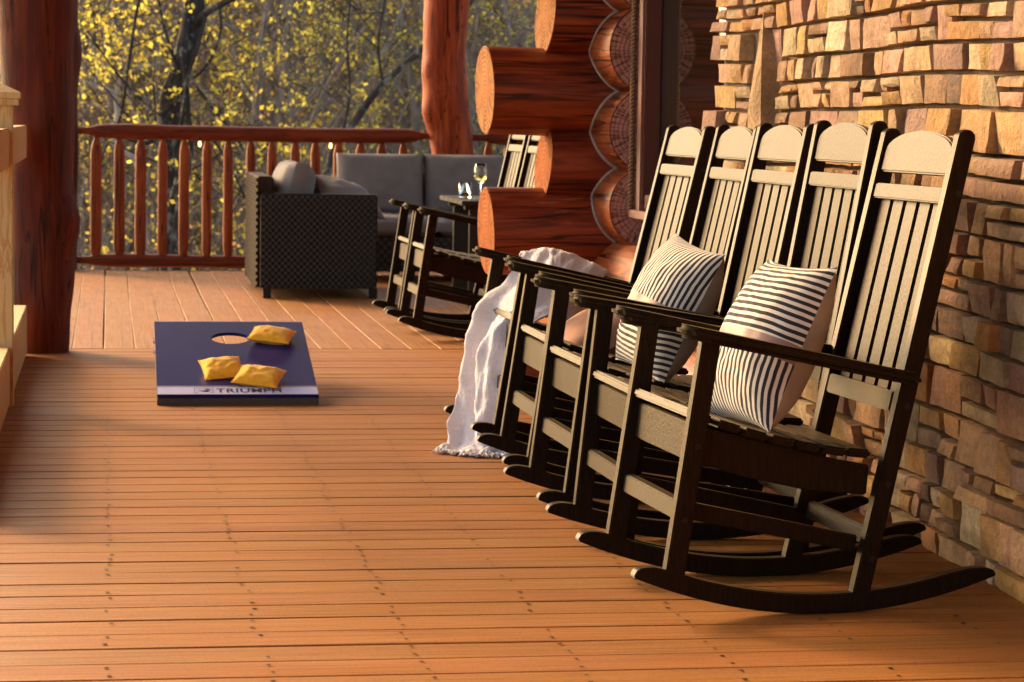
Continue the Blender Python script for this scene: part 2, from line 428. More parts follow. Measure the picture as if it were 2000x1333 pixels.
for i in range(NB):
    y = 11.735 - PITCH*(i+.5)
    link('deck_board', bmx[rng.randrange(9)], deck, (-.70+rng.uniform(-.01, .01), y, rng.uniform(-.0006, .0006)), (0, 0, rng.uniform(-.0012, .0012)))
# screw heads, two on every joist line of every board
sv = []
for i in range(NB):
    y = 11.735 - PITCH*(i+.5)
    if y < 3.8: continue
    for j in range(-1, 8):
        for s in (-.036, .036):
            if rng.random() < .22: continue
            x = .003 + .312*j + rng.uniform(-.009, .009); yy = y+s+rng.uniform(-.007, .007); rr = rng.choice((.0050, .0058, .0066))
            n = 6
            sv.append(([(x+rr*math.cos(k*math.pi/3), yy+rr*math.sin(k*math.pi/3), .0026) for k in range(n)] + [(x+.7*rr*math.cos(k*math.pi/3), yy+.7*rr*math.sin(k*math.pi/3), .0030) for k in range(n)],
                       [tuple(range(n, 2*n))] + [(k, (k+1) % n, n+(k+1) % n, n+k) for k in range(n)]))
o = part('deck_screws', *join_g(sv), M['steel_dark'], deck); o['kind'] = 'stuff'

wdeck = struct('deck')
part('joist_bed', *box_g(-.60, 5.4, 11.76, 17.5, -.34, -.035), M['under'], wdeck)
part('fascia', *box_g(-.60, 5.4, 17.62, 17.65, -.36, -.004), M['deck_x'], wdeck)
bmy = []
for s in range(7):
    v, f = board_mesh(5.87, PITCH-.0042, .026, 40+s, 14, .0015); v = [(-q[1], q[0], q[2]) for q in v]
    bmy.append(new_mesh('deck_board', v, f, M['deck_y']))
for i in range(41):
    link('deck_board', bmy[rng.randrange(7)], wdeck, (-.52+PITCH*i, 11.742, rng.uniform(-.001, .001)), (0, 0, rng.uniform(-.001, .001)))

# ------------------------------------------------------------------ porch roof (above the frame; shades the porch)
roof = struct('porch_roof')
part('roof_slab', *box_g(-1.0, 6.0, -3.0, 18.6, 3.72, 3.9), M['roofing'], roof)
part('ceiling', *box_g(-1.0, 6.0, -3.0, 18.6, 3.68, 3.717), M['ceiling'], roof)
part('eave_log', *tube_g([(-.33, -3, 3.52), (-.33, 18.0, 3.52)], .155, 20), M['log_y'], roof)
part('eave_log', *tube_g([(-.6, 17.7, 3.50), (6, 17.7, 3.50)], .15, 20), M['log_x'], roof)

# unseen log wall added to block light from behind; house mass behind the walls
back = thing('light_block_wall', 'unseen red-brown log wall added behind the viewer to block light', 'wall', (2.0, -2.6, 0))
for i in range(11): part('log', *tube_g([(-2.6, 0, .17+.33*i), (4, 0, .17+.33*i)], .178, 20), M['log_x'], back, smooth=True)
part('house_core', *box_g(2.75, 9, -2.4, 10.3, -1, 3.66), M['mortar'])['kind'] = 'structure'

# ------------------------------------------------------------------ log posts
def log_post(label, pts, rad, mat, knots, seed, n=36):
    zz = np.linspace(0, len(pts)-1, 60); P, Rd = [], []
    pv = [Vector(p) for p in pts]
    for t in zz:
        P.append(crom(pv, t)); Rd.append(float(np.interp(t, range(len(rad)), rad)))
    base = P[0].copy(); V, Fc = tube_g([p-base for p in P], Rd, n, True, .10, seed)
    V2 = []
    for v in V:
        v = Vector(v); w = v+base
        for (k, kr, ka) in knots:
            kk = Vector(k); d = (w-kk).length
            if d < kr*2.5:
                c = crom(pv, min(len(pts)-1, max(0, (w.z)/(pts[-1][2]/(len(pts)-1)))))
                out = Vector((w.x-c.x, w.y-c.y, 0))
                if out.length > 1e-5: w = w + out.normalized()*ka*math.exp(-(d/kr)**2)
        V2.append(w-base)
    o = part('log_post', V2, Fc, mat, smooth=True); o.location = base; o.data.set_sharp_from_angle(angle=R(60))
    return tag(o, label, 'post', 'peeled log posts holding the porch roof')
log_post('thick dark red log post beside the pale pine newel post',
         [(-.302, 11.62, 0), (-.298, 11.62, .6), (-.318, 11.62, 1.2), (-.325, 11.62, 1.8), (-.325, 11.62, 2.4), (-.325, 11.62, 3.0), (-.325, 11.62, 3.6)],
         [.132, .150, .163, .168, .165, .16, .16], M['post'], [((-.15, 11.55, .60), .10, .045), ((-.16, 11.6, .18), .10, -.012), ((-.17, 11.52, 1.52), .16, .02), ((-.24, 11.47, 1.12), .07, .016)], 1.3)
log_post('knobbly dark log post at the corner of the railing behind the thick post',
         [(-.34, 17.66, 0), (-.34, 17.66, .7), (-.345, 17.66, 1.4), (-.345, 17.66, 2.1), (-.345, 17.66, 2.8), (-.345, 17.66, 3.5)],
         [.135, .14, .145, .15, .15, .15], M['post'], [((-.20, 17.6, .30), .10, .035), ((-.20, 17.6, 1.5), .14, .03)], 5.1)
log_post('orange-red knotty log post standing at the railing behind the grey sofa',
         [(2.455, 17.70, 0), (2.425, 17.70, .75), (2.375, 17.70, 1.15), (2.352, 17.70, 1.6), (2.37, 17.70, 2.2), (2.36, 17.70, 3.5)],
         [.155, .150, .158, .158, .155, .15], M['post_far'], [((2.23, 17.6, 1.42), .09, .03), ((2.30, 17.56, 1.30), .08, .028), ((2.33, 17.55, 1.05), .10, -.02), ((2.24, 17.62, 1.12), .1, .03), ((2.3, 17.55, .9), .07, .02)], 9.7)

# ------------------------------------------------------------------ log railing
def railing(label, x0, x1, n_bal, first, sp, seed):
    t = thing('log_railing', label, 'railing', ((x0+x1)/2, 17.70, 0), 0, 'peeled log railing between the posts')
    cx = (x0+x1)/2; r = random.Random(seed)
    def rail(name, z, rad, ten):
        xs = [x0, x0+.07, x0+.10, x0+.15, x0+.22] + list(np.linspace(x0+.4, x1-.4, 16)) + [x1-.22, x1-.15, x1-.10, x1-.07, x1]
        rr = [ten, ten, ten*1.15, rad*.86, rad] + [rad*(1+r.uniform(-.05, .06)) for _ in range(16)] + [rad, rad*.86, ten*1.15, ten, ten]
        o = part(name, *tube_g([(x-cx, .004*math.sin(3*x), z+.005*math.sin(2.1*x+seed)) for x in xs], rr, 18, True, .05, seed), M['rail'], t, smooth=True)
        o.data.set_sharp_from_angle(angle=R(60)); return o
    rail('top_rail', .955, .052, .024); rail('bottom_rail', .058, .046, .026)
    for i in range(n_bal):
        x = first + sp*i + r.uniform(-.008, .008); rd = .036*r.uniform(.92, 1.08); lean = r.uniform(-.006, .006)
        zs = [.07, .10, .14, .30, .5, .7, .82, .865, .90, .93]; k = [.5, .75, 1, 1.02, 1, 1, .98, .8, .48, .40]
        o = part('baluster', *tube_g([(x-cx+lean*(z-.5)/.4, r.uniform(-.003, .003), z) for z in zs], [rd*q*r.uniform(.97, 1.03) for q in k], 14, True, .06, i+seed), M['baluster'], t, smooth=True)
        o.data.set_sharp_from_angle(angle=R(60))
    return t
railing('long red log railing with round balusters left of the orange-red post', -.22, 2.29, 15, -.079, .1535, 2)
railing('log railing running on to the right past the orange-red post', 2.56, 5.2, 17, 2.672, .152, 6)

# ------------------------------------------------------------------ pine newel and rails (left edge)
t = thing('pine_railing', 'pale unfinished pine newel post and rails at the left edge of the deck', 'railing', (-.39, 9.45, 0))
part('newel_post', *box_g(-.05, .046, -.04, .05, 0, 1.125), M['pine'], t, bevel=.003)
cv = [(-.068,-.058,1.115),(.066,-.058,1.115),(.066,.068,1.115),(-.068,.068,1.115),(-.068,-.058,1.137),(.066,-.058,1.137),(.066,.068,1.137),(-.068,.068,1.137),
      (-.076,-.066,1.140),(.074,-.066,1.140),(.074,.076,1.140),(-.076,.076,1.140),(-.076,-.066,1.162),(.074,-.066,1.162),(.074,.076,1.162),(-.076,.076,1.162),(0,.005,1.196)]
cf = [(0,3,2,1)] + [(i,(i+1)%4,4+(i+1)%4,4+i) for i in range(4)] + [(4+i,4+(i+1)%4,8+(i+1)%4,8+i) for i in range(4)] + [(8+i,8+(i+1)%4,12+(i+1)%4,12+i) for i in range(4)] + [(12+i,12+(i+1)%4,16) for i in range(4)]
part('post_cap', cv, cf, M['pine'], t)
for (a, b) in ((-2.6, -.043), (.053, 1.98)):
    part('top_rail', *box_g(-.02, .034, a, b, .885, 1.03), M['pine'], t, bevel=.004)
    part('bottom_rail', *box_g(-.05, .034, a, b, .012, .225), M['pine'], t, bevel=.004)

# ------------------------------------------------------------------ log house corner
YP = 10.60; XG = 2.205
house = thing('log_wall', 'corner of stacked red-brown logs with sawn round ends sticking out', 'wall', (XG, YP, 0))
RX = .180
xl = [(1.53, 1.84, .172), (1.21, 1.585, .186), (.905, 1.845, .160), (.612, 1.60, .186), (.30, 1.86, .165), (.0, 1.62, .18), (1.85, 1.60, .18), (2.17, 1.85, .17), (2.49, 1.62, .18), (2.80, 1.85, .17), (3.12, 1.62, .18), (3.44, 1.85, .17)]
def log_x(z, xe, r, seed):
    xs = np.linspace(xe-XG, 2.6, 26)
    V, Fc = tube_g([(x, .006*math.sin(x*3+seed), z+.004*math.sin(x*2.3+seed*2)) for x in xs], [r*(1+.012*math.sin(x*4+seed)) for x in xs], 40, True, .035, seed)
    # the sawn end leans a little
    V = [Vector(v) for v in V]
    for i in range(40): V[i].x += .035*(V[i].z-z)/r*(.4 if seed % 2 else -.2) - .058*(V[i].y)
    o = part('log', V, Fc, M['log_x'], house, smooth=True); o.data.set_sharp_from_angle(angle=R(50))
    rim = V[:40]; c = sum(rim, Vector())/40
    ex = (rim[0]-c).normalized(); nn = sum(((rim[k]-c).cross(rim[(k+1) % 40]-c) for k in range(40)), Vector()).normalized(); ey = nn.cross(ex)
    mat = Matrix((ex, ey, nn)).transposed().to_4x4(); out = nn if nn.x < 0 else -nn
    mat.translation = c + out*.003; inv = mat.inverted()
    pts = [inv @ (p + out*.003) for p in rim]
    pts = [Vector((p.x*.985, p.y*.985, p.z)) for p in pts]
    ring = [Vector((p.x*.5, p.y*.5, 0)) for p in pts]
    V2 = pts + ring + [Vector((0, 0, 0))]
    F2 = [(k, (k+1) % 40, 40+(k+1) % 40, 40+k) for k in range(40)] + [(40+k, 40+(k+1) % 40, 80) for k in range(40)]
    e = part('end_grain', V2, F2, M['end_pale'] if z > 1.1 else M['end_red'], o); e.matrix_local = mat
for i, (z, xe, r) in enumerate(xl): log_x(z, xe, r, i+1)
yl = [(-.22, .17), (.10, .18), (.42, .18), (.735, .172), (1.055, .178), (1.385, .186), (1.71, .18), (2.03, .18), (2.35, .18), (2.67, .18), (2.99, .18), (3.31, .18)]
YC = 10.12
def log_y(z, r, i):
    cut = .70 < z < 2.3
    y0 = YC-YP if cut else -2.1
    ys = np.linspace(y0, .55, 16 if cut else 30)
    V, Fc = tube_g([(.004*math.sin(y*5+i), y, z) for y in ys], [r*(1+.012*math.sin(y*6+i)) for y in ys], 40, True, .03, i+20)
    o = part('log', V, Fc, M['log_y'], house, smooth=True); o.data.set_sharp_from_angle(angle=R(50))
    if cut:
        # sawn face: rough chamfer round a flat rose-coloured end
        rim = [Vector(v) for v in V[:40]]; c = Vector((0, y0, z))
        rr = [math.hypot(p.x, p.z-z)*.97 for p in rim]
        an = [math.atan2(p.z-z, p.x) for p in rim]
        pts = [(q*math.cos(a), q*math.sin(a), 0) for q, a in zip(rr, an)]
        V2 = pts + [(p[0]*.5, p[1]*.5, 0) for p in pts] + [(0, 0, 0)]
        F2 = [(k, (k+1) % 40, 40+(k+1) % 40, 40+k) for k in range(40)] + [(40+k, 40+(k+1) % 40, 80) for k in range(40)]
        part('end_grain', V2, F2, M['end_pink'], o, loc=(0, y0-.004, z), rot=(R(90), 0, 0))
for i, (z, r) in enumerate(yl): log_y(z, r, i)
# caulk beads along the scribed joints
for z0, r0 in yl[3:7]:
    path = []
    for k in range(61):
        th = R(-88 + 176*k/60); rr = r0*1.01
        x = -rr*math.cos(th); z = z0 + rr*math.sin(th)
        best = None
        for (zx, xe, rx) in xl:
            if abs(z-zx) < rx: 
                q = -math.sqrt(rx*rx-(z-zx)**2); best = q if best is None else min(best, q)
        if best is None: best = -.02
        path.append(Vector((x, best-.003, z)))
    sm = [path[0]] + [(path[i-1]+path[i]*2+path[i+1])/4 for i in range(1, 60)] + [path[-1]]
    part('caulk_bead', *tube_g(sm, .0075, 6), M['chink'], house, smooth=True)

# ------------------------------------------------------------------ window in the log wall
w = thing('house_window', 'tall window beside the log ends, its dark glass mirroring them', 'window', (XG, 9.35, .72))
part('jamb', *box_g(-.068, -.002, .60, .69, .035, 2.2), M['trim'], w, bevel=.004)
part('jamb_strip', *box_g(-.077, -.070, .62, .69, .005, 2.2), M['trim_lt'], w)
part('jamb', *box_g(-.062, -.002, -.80, -.70, .035, 2.2), M['trim'], w, bevel=.004)
part('sill', *box_g(-.10, -.002, -.80, .72, -.02, .012), M['trim_lt'], w, bevel=.003)
part('bottom_frame', *box_g(-.062, -.002, -.69, .59, .016, .075), M['trim'], w, bevel=.003)
part('glass_pane', *box_g(-.001, .012, -.78, .74, .0, 2.2), M['pane'], w)
hel = []
for s in range(2):
    hel.append(tube_g([(-.092+.007*math.cos(k*.55+s*math.pi), .715+.007*math.sin(k*.55+s*math.pi), .012+.0028*k) for k in range(640)], .0065, 5))
part('caulking_rope', *join_g(hel), M['rope'], w, smooth=True)

# ------------------------------------------------------------------ stone wall
WX = 2.105
wall = thing('stone_wall', 'stacked ledgestone wall in peach, ochre and rose behind the rocking chairs', 'wall', (WX, 6.5, 0))
YW0, YW1 = 3.2, 8.62
part('mortar_bed', *box_g(.028, .62, YW0-6.5-2.0, YW1-6.5-.02, -.2, 3.66), M['mortar'], wall)
rs = random.Random(11)
def wav(y): return .006*math.sin(y*2.1+.7) + .003*math.sin(y*5.3)
def stone_geo(y0, y1, z0, z1, z0b, z1b, depth, r):
    """z0/z1 at the near end, z0b/z1b at the far end; front face toward -X"""
    nu, nv = 5, 3
    g = .003; V, Fc = [], []
    tiltz = r.uniform(-.006, .006); tilty = r.uniform(-.008, .008)
    jy0a, jy0b, jy1a, jy1b = [r.uniform(-.007, .007) for _ in range(4)]
    sd = Vector((r.uniform(0, 99), r.uniform(0, 99), r.uniform(0, 99)))
    back = .06
    for layer in (0, 1):
        for j in range(nv+1):
            for i in range(nu+1):
                u, v = i/nu, j/nv
                ya = y0+g+jy0a*(1-v)+jy0b*v; yb = y1-g+jy1a*(1-v)+jy1b*v
                y = ya + (yb-ya)*u
                za = (z0*(1-u)+z0b*u)+g; zb = (z1*(1-u)+z1b*u)-g
                ed = .003
                z = za + (zb-za)*v + noise.noise(sd+Vector((y*16, v*5, 0)))*ed
                if layer == 0:
                    rim = (i in (0, nu)) or (j in (0, nv))
                    x = -depth + tiltz*(v-.5)*2 + tilty*(u-.5)*2 + .006*noise.noise(sd+Vector((y*15, z*19, 3))) + (.005 if rim else 0)
                    if rim:
                        z += (.004 if j == 0 else -.004 if j == nv else 0); y += (.005 if i == 0 else -.005 if i == nu else 0)
                else: x = back
                V.append((x, y, z))
    k = (nu+1)*(nv+1)
    def q(l, i, j): return l*k + j*(nu+1)+i
    for j in range(nv):
        for i in range(nu): Fc.append((q(0,i,j), q(0,i,j+1), q(0,i+1,j+1), q(0,i+1,j)))
    for i in range(nu):
        Fc.append((q(0,i,0), q(0,i+1,0), q(1,i+1,0), q(1,i,0))); Fc.append((q(0,i,nv), q(1,i,nv), q(1,i+1,nv), q(0,i+1,nv)))
    for j in range(nv):
        Fc.append((q(0,0,j), q(1,0,j), q(1,0,j+1), q(0,0,j+1))); Fc.append((q(0,nu,j), q(0,nu,j+1), q(1,nu,j+1), q(1,nu,j)))
    return V, Fc
def stone_mesh(V, Fc, mat):
    me = bpy.data.meshes.new('stone'); me.from_pydata(V, [], Fc); me.materials.append(mat); me.update()
    me.set_sharp_from_angle(angle=R(38)); me.polygons.foreach_set('use_smooth', [True]*len(me.polygons)); return me
stones = []     # (y0,y1,z0,z1) cells
z = -.02; rows = []
while z < 3.6:
    h = rs.choice((.046, .056, .066, .076, .086, .098, .112)); rows.append((z, z+h)); z += h
skip = []
SP = (7.78, 8.02, 1.02, 1.42)        # the upright pointed stone near the far end
for ri, (za, zb) in enumerate(rows):
    y = YW1 + rs.uniform(-.03, .02)
    while y > YW0:
        L = rs.choice((.085, .105, .125, .15, .175, .20, .24, .29)) * (1.2 if zb-za < .07 else .95)
        ya = max(YW0-.05, y-L)
        if not any(a < y-.01 and b > ya+.01 and c == ri for a, b, c in skip):
            t2 = rs.random()
            if t2 < .06 and ri+1 < len(rows) and .1 < L < .2 and (rows[ri+1][1]-za) < .17:
                stones.append((ya, y, za, rows[ri+1][1])); skip.append((ya, y, ri+1))
            elif t2 < .40 and (zb-za) > .08:
                mz = za + (zb-za)*rs.uniform(.4, .62); ym = ya + (y-ya)*rs.uniform(.3, .7)
                stones.append((ya, y, za, mz)); 
                if L > .18: stones += [(ya, ym, mz, zb), (ym, y, mz, zb)]
                else: stones.append((ya, y, mz, zb))
            else: stones.append((ya, y, za, zb))
        else:
            # fill only the part of the cell left beside the tall stone
            blk = [(a, b) for a, b, c in skip if c == ri and a < y and b > ya]
            top = y
            for a, b in sorted(blk, reverse=True):
                if top-b > .05: stones.append((b, top, za, zb))
                top = min(top, a)
            if top-ya > .05: stones.append((ya, top, za, zb))
            elif top > ya: ya = min(ya, top)
        y = ya
def vis_area(c):
    y0, y1, z0, z1 = c; ym = (y0+y1)/2
    px = 208 + 4900*2.05/ym; pt = 225 - (z1-1.1)*4900/ym; pb = 225 - (z0-1.1)*4900/ym
    if px > 2200 or pb < -10 or pt > 1333: return 0
    return (y1-y0)*(z1-z0)/ym**3
stones.sort(key=vis_area, reverse=True)
rest = []
for i, (y0, y1, z0, z1) in enumerate(stones):
    if y0 < SP[1]-.02 and y1 > SP[0]+.02 and z0 < SP[3]-.06 and z1 > SP[2]+.04:
        continue
    depth = rs.triangular(.0, .034, .010)
    if rs.random() < .07: depth += .020
    if y1 > YW1-.07: depth += rs.uniform(-.01, .02)
    oy = 6.5
    V, Fc = stone_geo(y0-oy, y1-oy, z0+wav(y0), z1+wav(y0), z0+wav(y1), z1+wav(y1), depth, rs)
    mt = rs.choices(range(len(STONES)), SW)[0]
    if i < 298:
        c = Vector(V[0]); 
        link('stone', stone_mesh([tuple(Vector(q)-c) for q in V], Fc, STONES[mt]), wall, c)
    else: rest.append((V, Fc, mt))
V = [(-.055, SP[0]-6.5, SP[2]+.02), (-.035, SP[1]-6.5, SP[2]), (-.02, SP[1]-6.5-.03, SP[2]+.22), (-.02, SP[0]-6.5+.13, SP[3]+.03), (-.05, SP[0]-6.5+.03, SP[3]-.13),
     (.08, SP[0]-6.5, SP[2]+.02), (.08, SP[1]-6.5, SP[2]), (.08, SP[1]-6.5-.03, SP[2]+.22), (.08, SP[0]-6.5+.13, SP[3]+.03), (.08, SP[0]-6.5+.03, SP[3]-.13), (-.075, SP[0]-6.5+.09, SP[2]+.12)]
part('stone', V, [(0,1,10),(1,2,10),(2,3,10),(3,4,10),(4,0,10)] + [(i,(i+1)%5,5+(i+1)%5,5+i) for i in range(5)], STONES[0], wall)
for (y0, y1, z0, z1, mt) in ((SP[0]-.02, SP[0]+.13, 1.02, 1.2, 1), (SP[0]-.02, SP[0]+.1, 1.2, 1.40, 2), (SP[1]-.12, SP[1]+.05, 1.22, 1.33, 4), (SP[1]-.10, SP[1]+.05, 1.33, 1.44, 0), (SP[1]-.03, SP[1]+.06, 1.02, 1.22, 1)):
    V, Fc = stone_geo(y0-6.5, y1-6.5, z0, z1, z0, z1, .0, rs); part('stone', V, Fc, STONES[mt], wall)
if rest:
    Vs, Fs = join_g([(a, b) for a, b, c in rest]); ix = [c for a, b, c in rest for _ in b]
    me = bpy.data.meshes.new('far_stones'); me.from_pydata(Vs, [], Fs); [me.materials.append(q) for q in STONES]; me.polygons.foreach_set('material_index', ix); me.update()
    o = link('stones_beyond', me, wall); o['kind'] = 'stuff'

for o in (wall, house, w, back): o['kind'] = 'thing'

# ------------------------------------------------------------------ rocking chairs
def make_chair(name, label, group):
    t = thing(name, label, 'rocking chair', (0, 0, 0), 0, group)
    CH = M['chair']; W2 = .26; TH = .036
    def yk(x): return 1.0 - .10*(x+.39)/.87             # the sides close in a little toward the rear
    def side(name, pts, ya, yb, bev=.003):
        for s in (-1, 1):
            part(name, *prism_g(pts, ya, yb, lambda u, w_, q: (u, s*q*yk(u), w_)), CH, t, bevel=bev)
    bot = lambda x: .4504*x*x - .0633*x + .0022
    xs = [-.392, -.389, -.383, -.374, -.362, -.346] + list(np.linspace(-.325, .40, 20)) + [.422, .440, .455, .467, .473, .476]
    lower = [(x, bot(x)) for x in xs]
    upper = []
    for x in reversed(xs[1:-1]):
        e = min((x+.392)/.085, (.476-x)/.12, 1.0); upper.append((x, bot(x)+.045*math.sqrt(max(0, 1-(1-e)**2))))
    side('rocker', lower+upper, W2-TH, W2, .0025)
    side('front_leg', [(-.318, bot(-.318)+.040), (-.274, bot(-.274)+.042), (-.200, .628), (-.243, .632)], W2-TH+.001, W2-.001)
    bx = lambda z: .1455 + (z-.04)*.2183
    side('back_post', [(.124, bot(.124)+.041), (.167, bot(.167)+.041), (.391, 1.070), (.386, 1.082), (.372, 1.089), (.357, 1.085), (.350, 1.076)], W2-TH+.0005, W2+.0005)
    side('seat_rail', [(-.245, .345), (-.12, .307), (.02, .276), (.165, .262), (.170, .330), (.05, .352), (-.08, .384), (-.245, .424)], W2-TH-.030, W2-TH-.002)
    side('side_stretcher', [(-.262, .218), (.140, .133), (.146, .170), (-.255, .256)], W2-TH-.026, W2-TH-.001)
    # arms: plan outline with a rounded front, sloping back
    zl = lambda x: .658 - (x+.30)*.2052
    for s in (-1, 1):
        pl = [(.262, .222), (.262, .285), (.10, .302), (-.15, .318), (-.26, .318), (-.290, .308), (-.304, .285), (-.306, .258), (-.296, .232), (-.268, .218), (-.15, .216)]
        n = len(pl); V = [(x, s*y, zl(x)) for x, y in pl] + [(x, s*y, zl(x)-.030) for x, y in pl]
        part('arm', V, [tuple(range(n)), tuple(range(n, 2*n))[::-1]] + [(i, (i+1) % n, n+(i+1) % n, n+i) for i in range(n)], CH, t, bevel=.011, seg=3)
    # seat slats following the curve
    sx = np.linspace(-.262, .172, 8)
    sz = lambda x: .388 - .232*(x+.045) + .33*(x+.045)**2
    for i in range(7):
        a, b = sx[i]+.003, sx[i+1]-.003; za, zb = sz(a)+.012, sz(b)+.012
        hw = .218 if i in (0, 6) else .236
        nrm = Vector((-(zb-za), 0, b-a)).normalized()*.020
        pts = [(a, za), (b, zb), (b-nrm.x, zb-nrm.z), (a-nrm.x, za-nrm.z)]
        part('seat_slat', *prism_g(pts, -hw, hw, lambda u, w_, q: (u, q, w_)), CH, t, bevel=.005)
    part('seat_apron', *prism_g([(-.258, .345), (-.234, .345), (-.226, .425), (-.250, .428)], -W2+TH+.001, W2-TH-.001, lambda u, w_, q: (u, q, w_)), CH, t, bevel=.003)
    part('front_stretcher', *prism_g([(-.287, .215), (-.262, .215), (-.256, .257), (-.281, .257)], -W2+TH+.001, W2-TH-.001, lambda u, w_, q: (u, q, w_)), CH, t, bevel=.003)
    part('rear_stretcher', *prism_g([(.168, .145), (.188, .145), (.196, .185), (.176, .185)], -W2+TH+.02, W2-TH-.02, lambda u, w_, q: (u, q, w_)), CH, t, bevel=.003)
    # back, built in the leaning plane
    iw = W2*yk(.3)-TH-.001
    def lean(pts2, x_off, th, name, bev=.003):
        V = [(bx(z)+x_off, y, z+.0) for y, z in pts2] + [(bx(z)+x_off+th, y, z-th*.2183) for y, z in pts2]
        n = len(pts2)
        part(name, V, [tuple(range(n)), tuple(range(n, 2*n))[::-1]] + [(i, (i+1) % n, n+(i+1) % n, n+i) for i in range(n)], CH, t, bevel=bev)
    arc = [(iw*math.cos(math.pi*k/16), 1.030 + .054*math.sin(math.pi*k/16)**.8) for k in range(17)]
    lean([(-iw, .985)] + [(iw, .985)] + arc, -.014, .024, 'crest_rail', .004)
    lean([(-iw, .922), (iw, .922), (iw, .957), (-iw, .957)], -.018, .024, 'back_rail')
    lean([(-iw, .452), (iw, .452), (iw, .497), (-iw, .497)], -.022, .022, 'back_rail')
    p5 = 2*iw/5
    for k in range(5):
        c = -iw + p5*(k+.5); hw = p5/2-.0075
        lean([(c-hw, .462), (c+hw, .462), (c+hw, .926), (c-hw, .926)], .001, .016, 'back_slat', .0035)
    sc = []
    for (x, z_) in ((-.252, .385), (-.277, .222), (.350, .945), (.243, .466), (.202, .290), (.167, .122)):
        for s in (-1, 1):
            yy = s*(W2*yk(x)+.0005)
            pts = [(x+.0075*math.cos(k*math.pi/4), z_+.0075*math.sin(k*math.pi/4)) for k in range(8)]
            sc.append(prism_g(pts, yy, yy+s*.0022, lambda u, w_, q: (u, q, w_)))
    part('bolt_heads', *join_g(sc), M['steel_dark'], t)['kind'] = 'stuff'
    return t
G1 = 'black rocking chairs lined up along the stone wall'
ch1 = make_chair('rocking_chair', 'nearest black rocking chair, a striped pillow standing on its seat', G1)
def place(o, x, y, yaw_, rock):
    # rocking turns the chair about the centre of its rocker arc
    o.rotation_euler = (0, rock, yaw_); k = 1.10
    o.location = (x - k*math.sin(rock)*math.cos(yaw_)*1.0, y, k*(1-math.cos(rock)))
specs = [(1.48, 6.135, R(1.5), R(-2.6), 'second rocking chair from the camera, empty, between the two chairs with striped pillows', G1),
         (1.495, 6.77, R(1.5), R(-1.1), 'middle rocking chair of the row, a striped pillow lying slanted in it', G1),
         (1.528, 7.42, R(.5), R(0), 'rocking chair beside the one with the lilac blanket, a brown pillow on its seat', G1),
         (1.548, 8.16, R(2.6), R(1.0), 'farthest chair of the wall row, lilac-white blanket over its arm', G1),
         (1.795, 12.44, R(1.0), R(0), 'rocking chair beyond the log ends, nearer of the two there', 'pair of black rocking chairs beyond the log corner'),
         (1.79, 13.04, R(1.0), R(0), 'rocking chair beyond the log ends, next to the wicker sofa', 'pair of black rocking chairs beyond the log corner')]
for (x, y, a, rk, lb, gp) in specs:
    c = copy_tree(ch1); place(c, x, y, a, rk); tag(c, lb, None, gp)
place(ch1, 1.515, 5.612, R(4.0), 0)

# ------------------------------------------------------------------ pillows
def pillow_surf(w_, h_, T, ex=2.4, pinch=.07, seed=0.0, wr=.006):
    def f(u, v, s):
        hh = T*((1-abs(u)**ex)*(1-abs(v)**ex))
        hh = max(0, hh)**.55 * T**.45
        x = w_/2*u*(1-pinch*(1-v*v)); y = h_/2*v*(1-pinch*(1-u*u))
        k = (1-abs(u)**6)*(1-abs(v)**6)
        q = wr*k*noise.noise(Vector((u*2.6+seed, v*2.6, s*3))) + .5*wr*k*noise.noise(Vector((u*7+seed, v*7, s*3)))
        e = abs(u)**8*abs(v)**8
        return Vector((x*(1+.01*e), y*(1+.01*e), s*(hh+q)))
    return f
def patch(f, u0, u1, v0, v1, s, nu=26, nv=26, off=0.0):
    V = []; Fc = []
    for j in range(nv+1):
        for i in range(nu+1):
            p = f(u0+(u1-u0)*i/nu, v0+(v1-v0)*j/nv, s); p.z += s*off; V.append(p)
    for j in range(nv):
        for i in range(nu):
            a = j*(nu+1)+i; q = (a, a+1, a+nu+2, a+nu+1); Fc.append(q if s > 0 else q[::-1])
    return V, Fc
def part_uv(name, geo, nu, nv, mat, parent):
    o = part(name, *geo, mat, parent, smooth=True); V = geo[0]
    uv = [[0, 0] for _ in V]
    for j in range(nv+1):
        a = 0
        for i in range(1, nu+1):
            k = j*(nu+1)+i; a += (Vector(V[k])-Vector(V[k-1])).length; uv[k][0] = a
        for i in range(nu+1): uv[j*(nu+1)+i][0] -= a/2
    for i in range(nu+1):
        a = 0
        for j in range(1, nv+1):
            k = j*(nu+1)+i; a += (Vector(V[k])-Vector(V[k-nu-1])).length; uv[k][1] = a
    ly = o.data.uv_layers.new(name='UVMap')
    for lp in o.data.loops: ly.data[lp.index].uv = uv[lp.vertex_index]
    return o
def throw_pillow(label, mat_w, w_, h_, T, flip, seed):
    t = thing('throw_pillow', label, 'pillow', (0, 0, 0), 0, 'striped throw pillows on the rocking chairs')
    f = pillow_surf(w_, h_, T, 2.4, .06, seed)
    a, b = (.02, -.20)
    part_uv('striped_panel', patch(f, -1, 1, a, 1, 1, 40, 22), 40, 22, M['stripe_x' if flip else 'stripe_y'], t)
    part('leather_band', *patch(f, -1, 1, b, a, 1, 30, 8, .0008), M['leather'], t, smooth=True)
    part_uv('striped_panel', patch(f, -1, 1, -1, b, 1, 40, 22), 40, 22, M['stripe_y' if flip else 'stripe_x'], t)
    part('back_panel', *patch(f, -1, 1, -1, 1, -1), M['linen'], t, smooth=True)
    t.matrix_world = mat_w
    return t
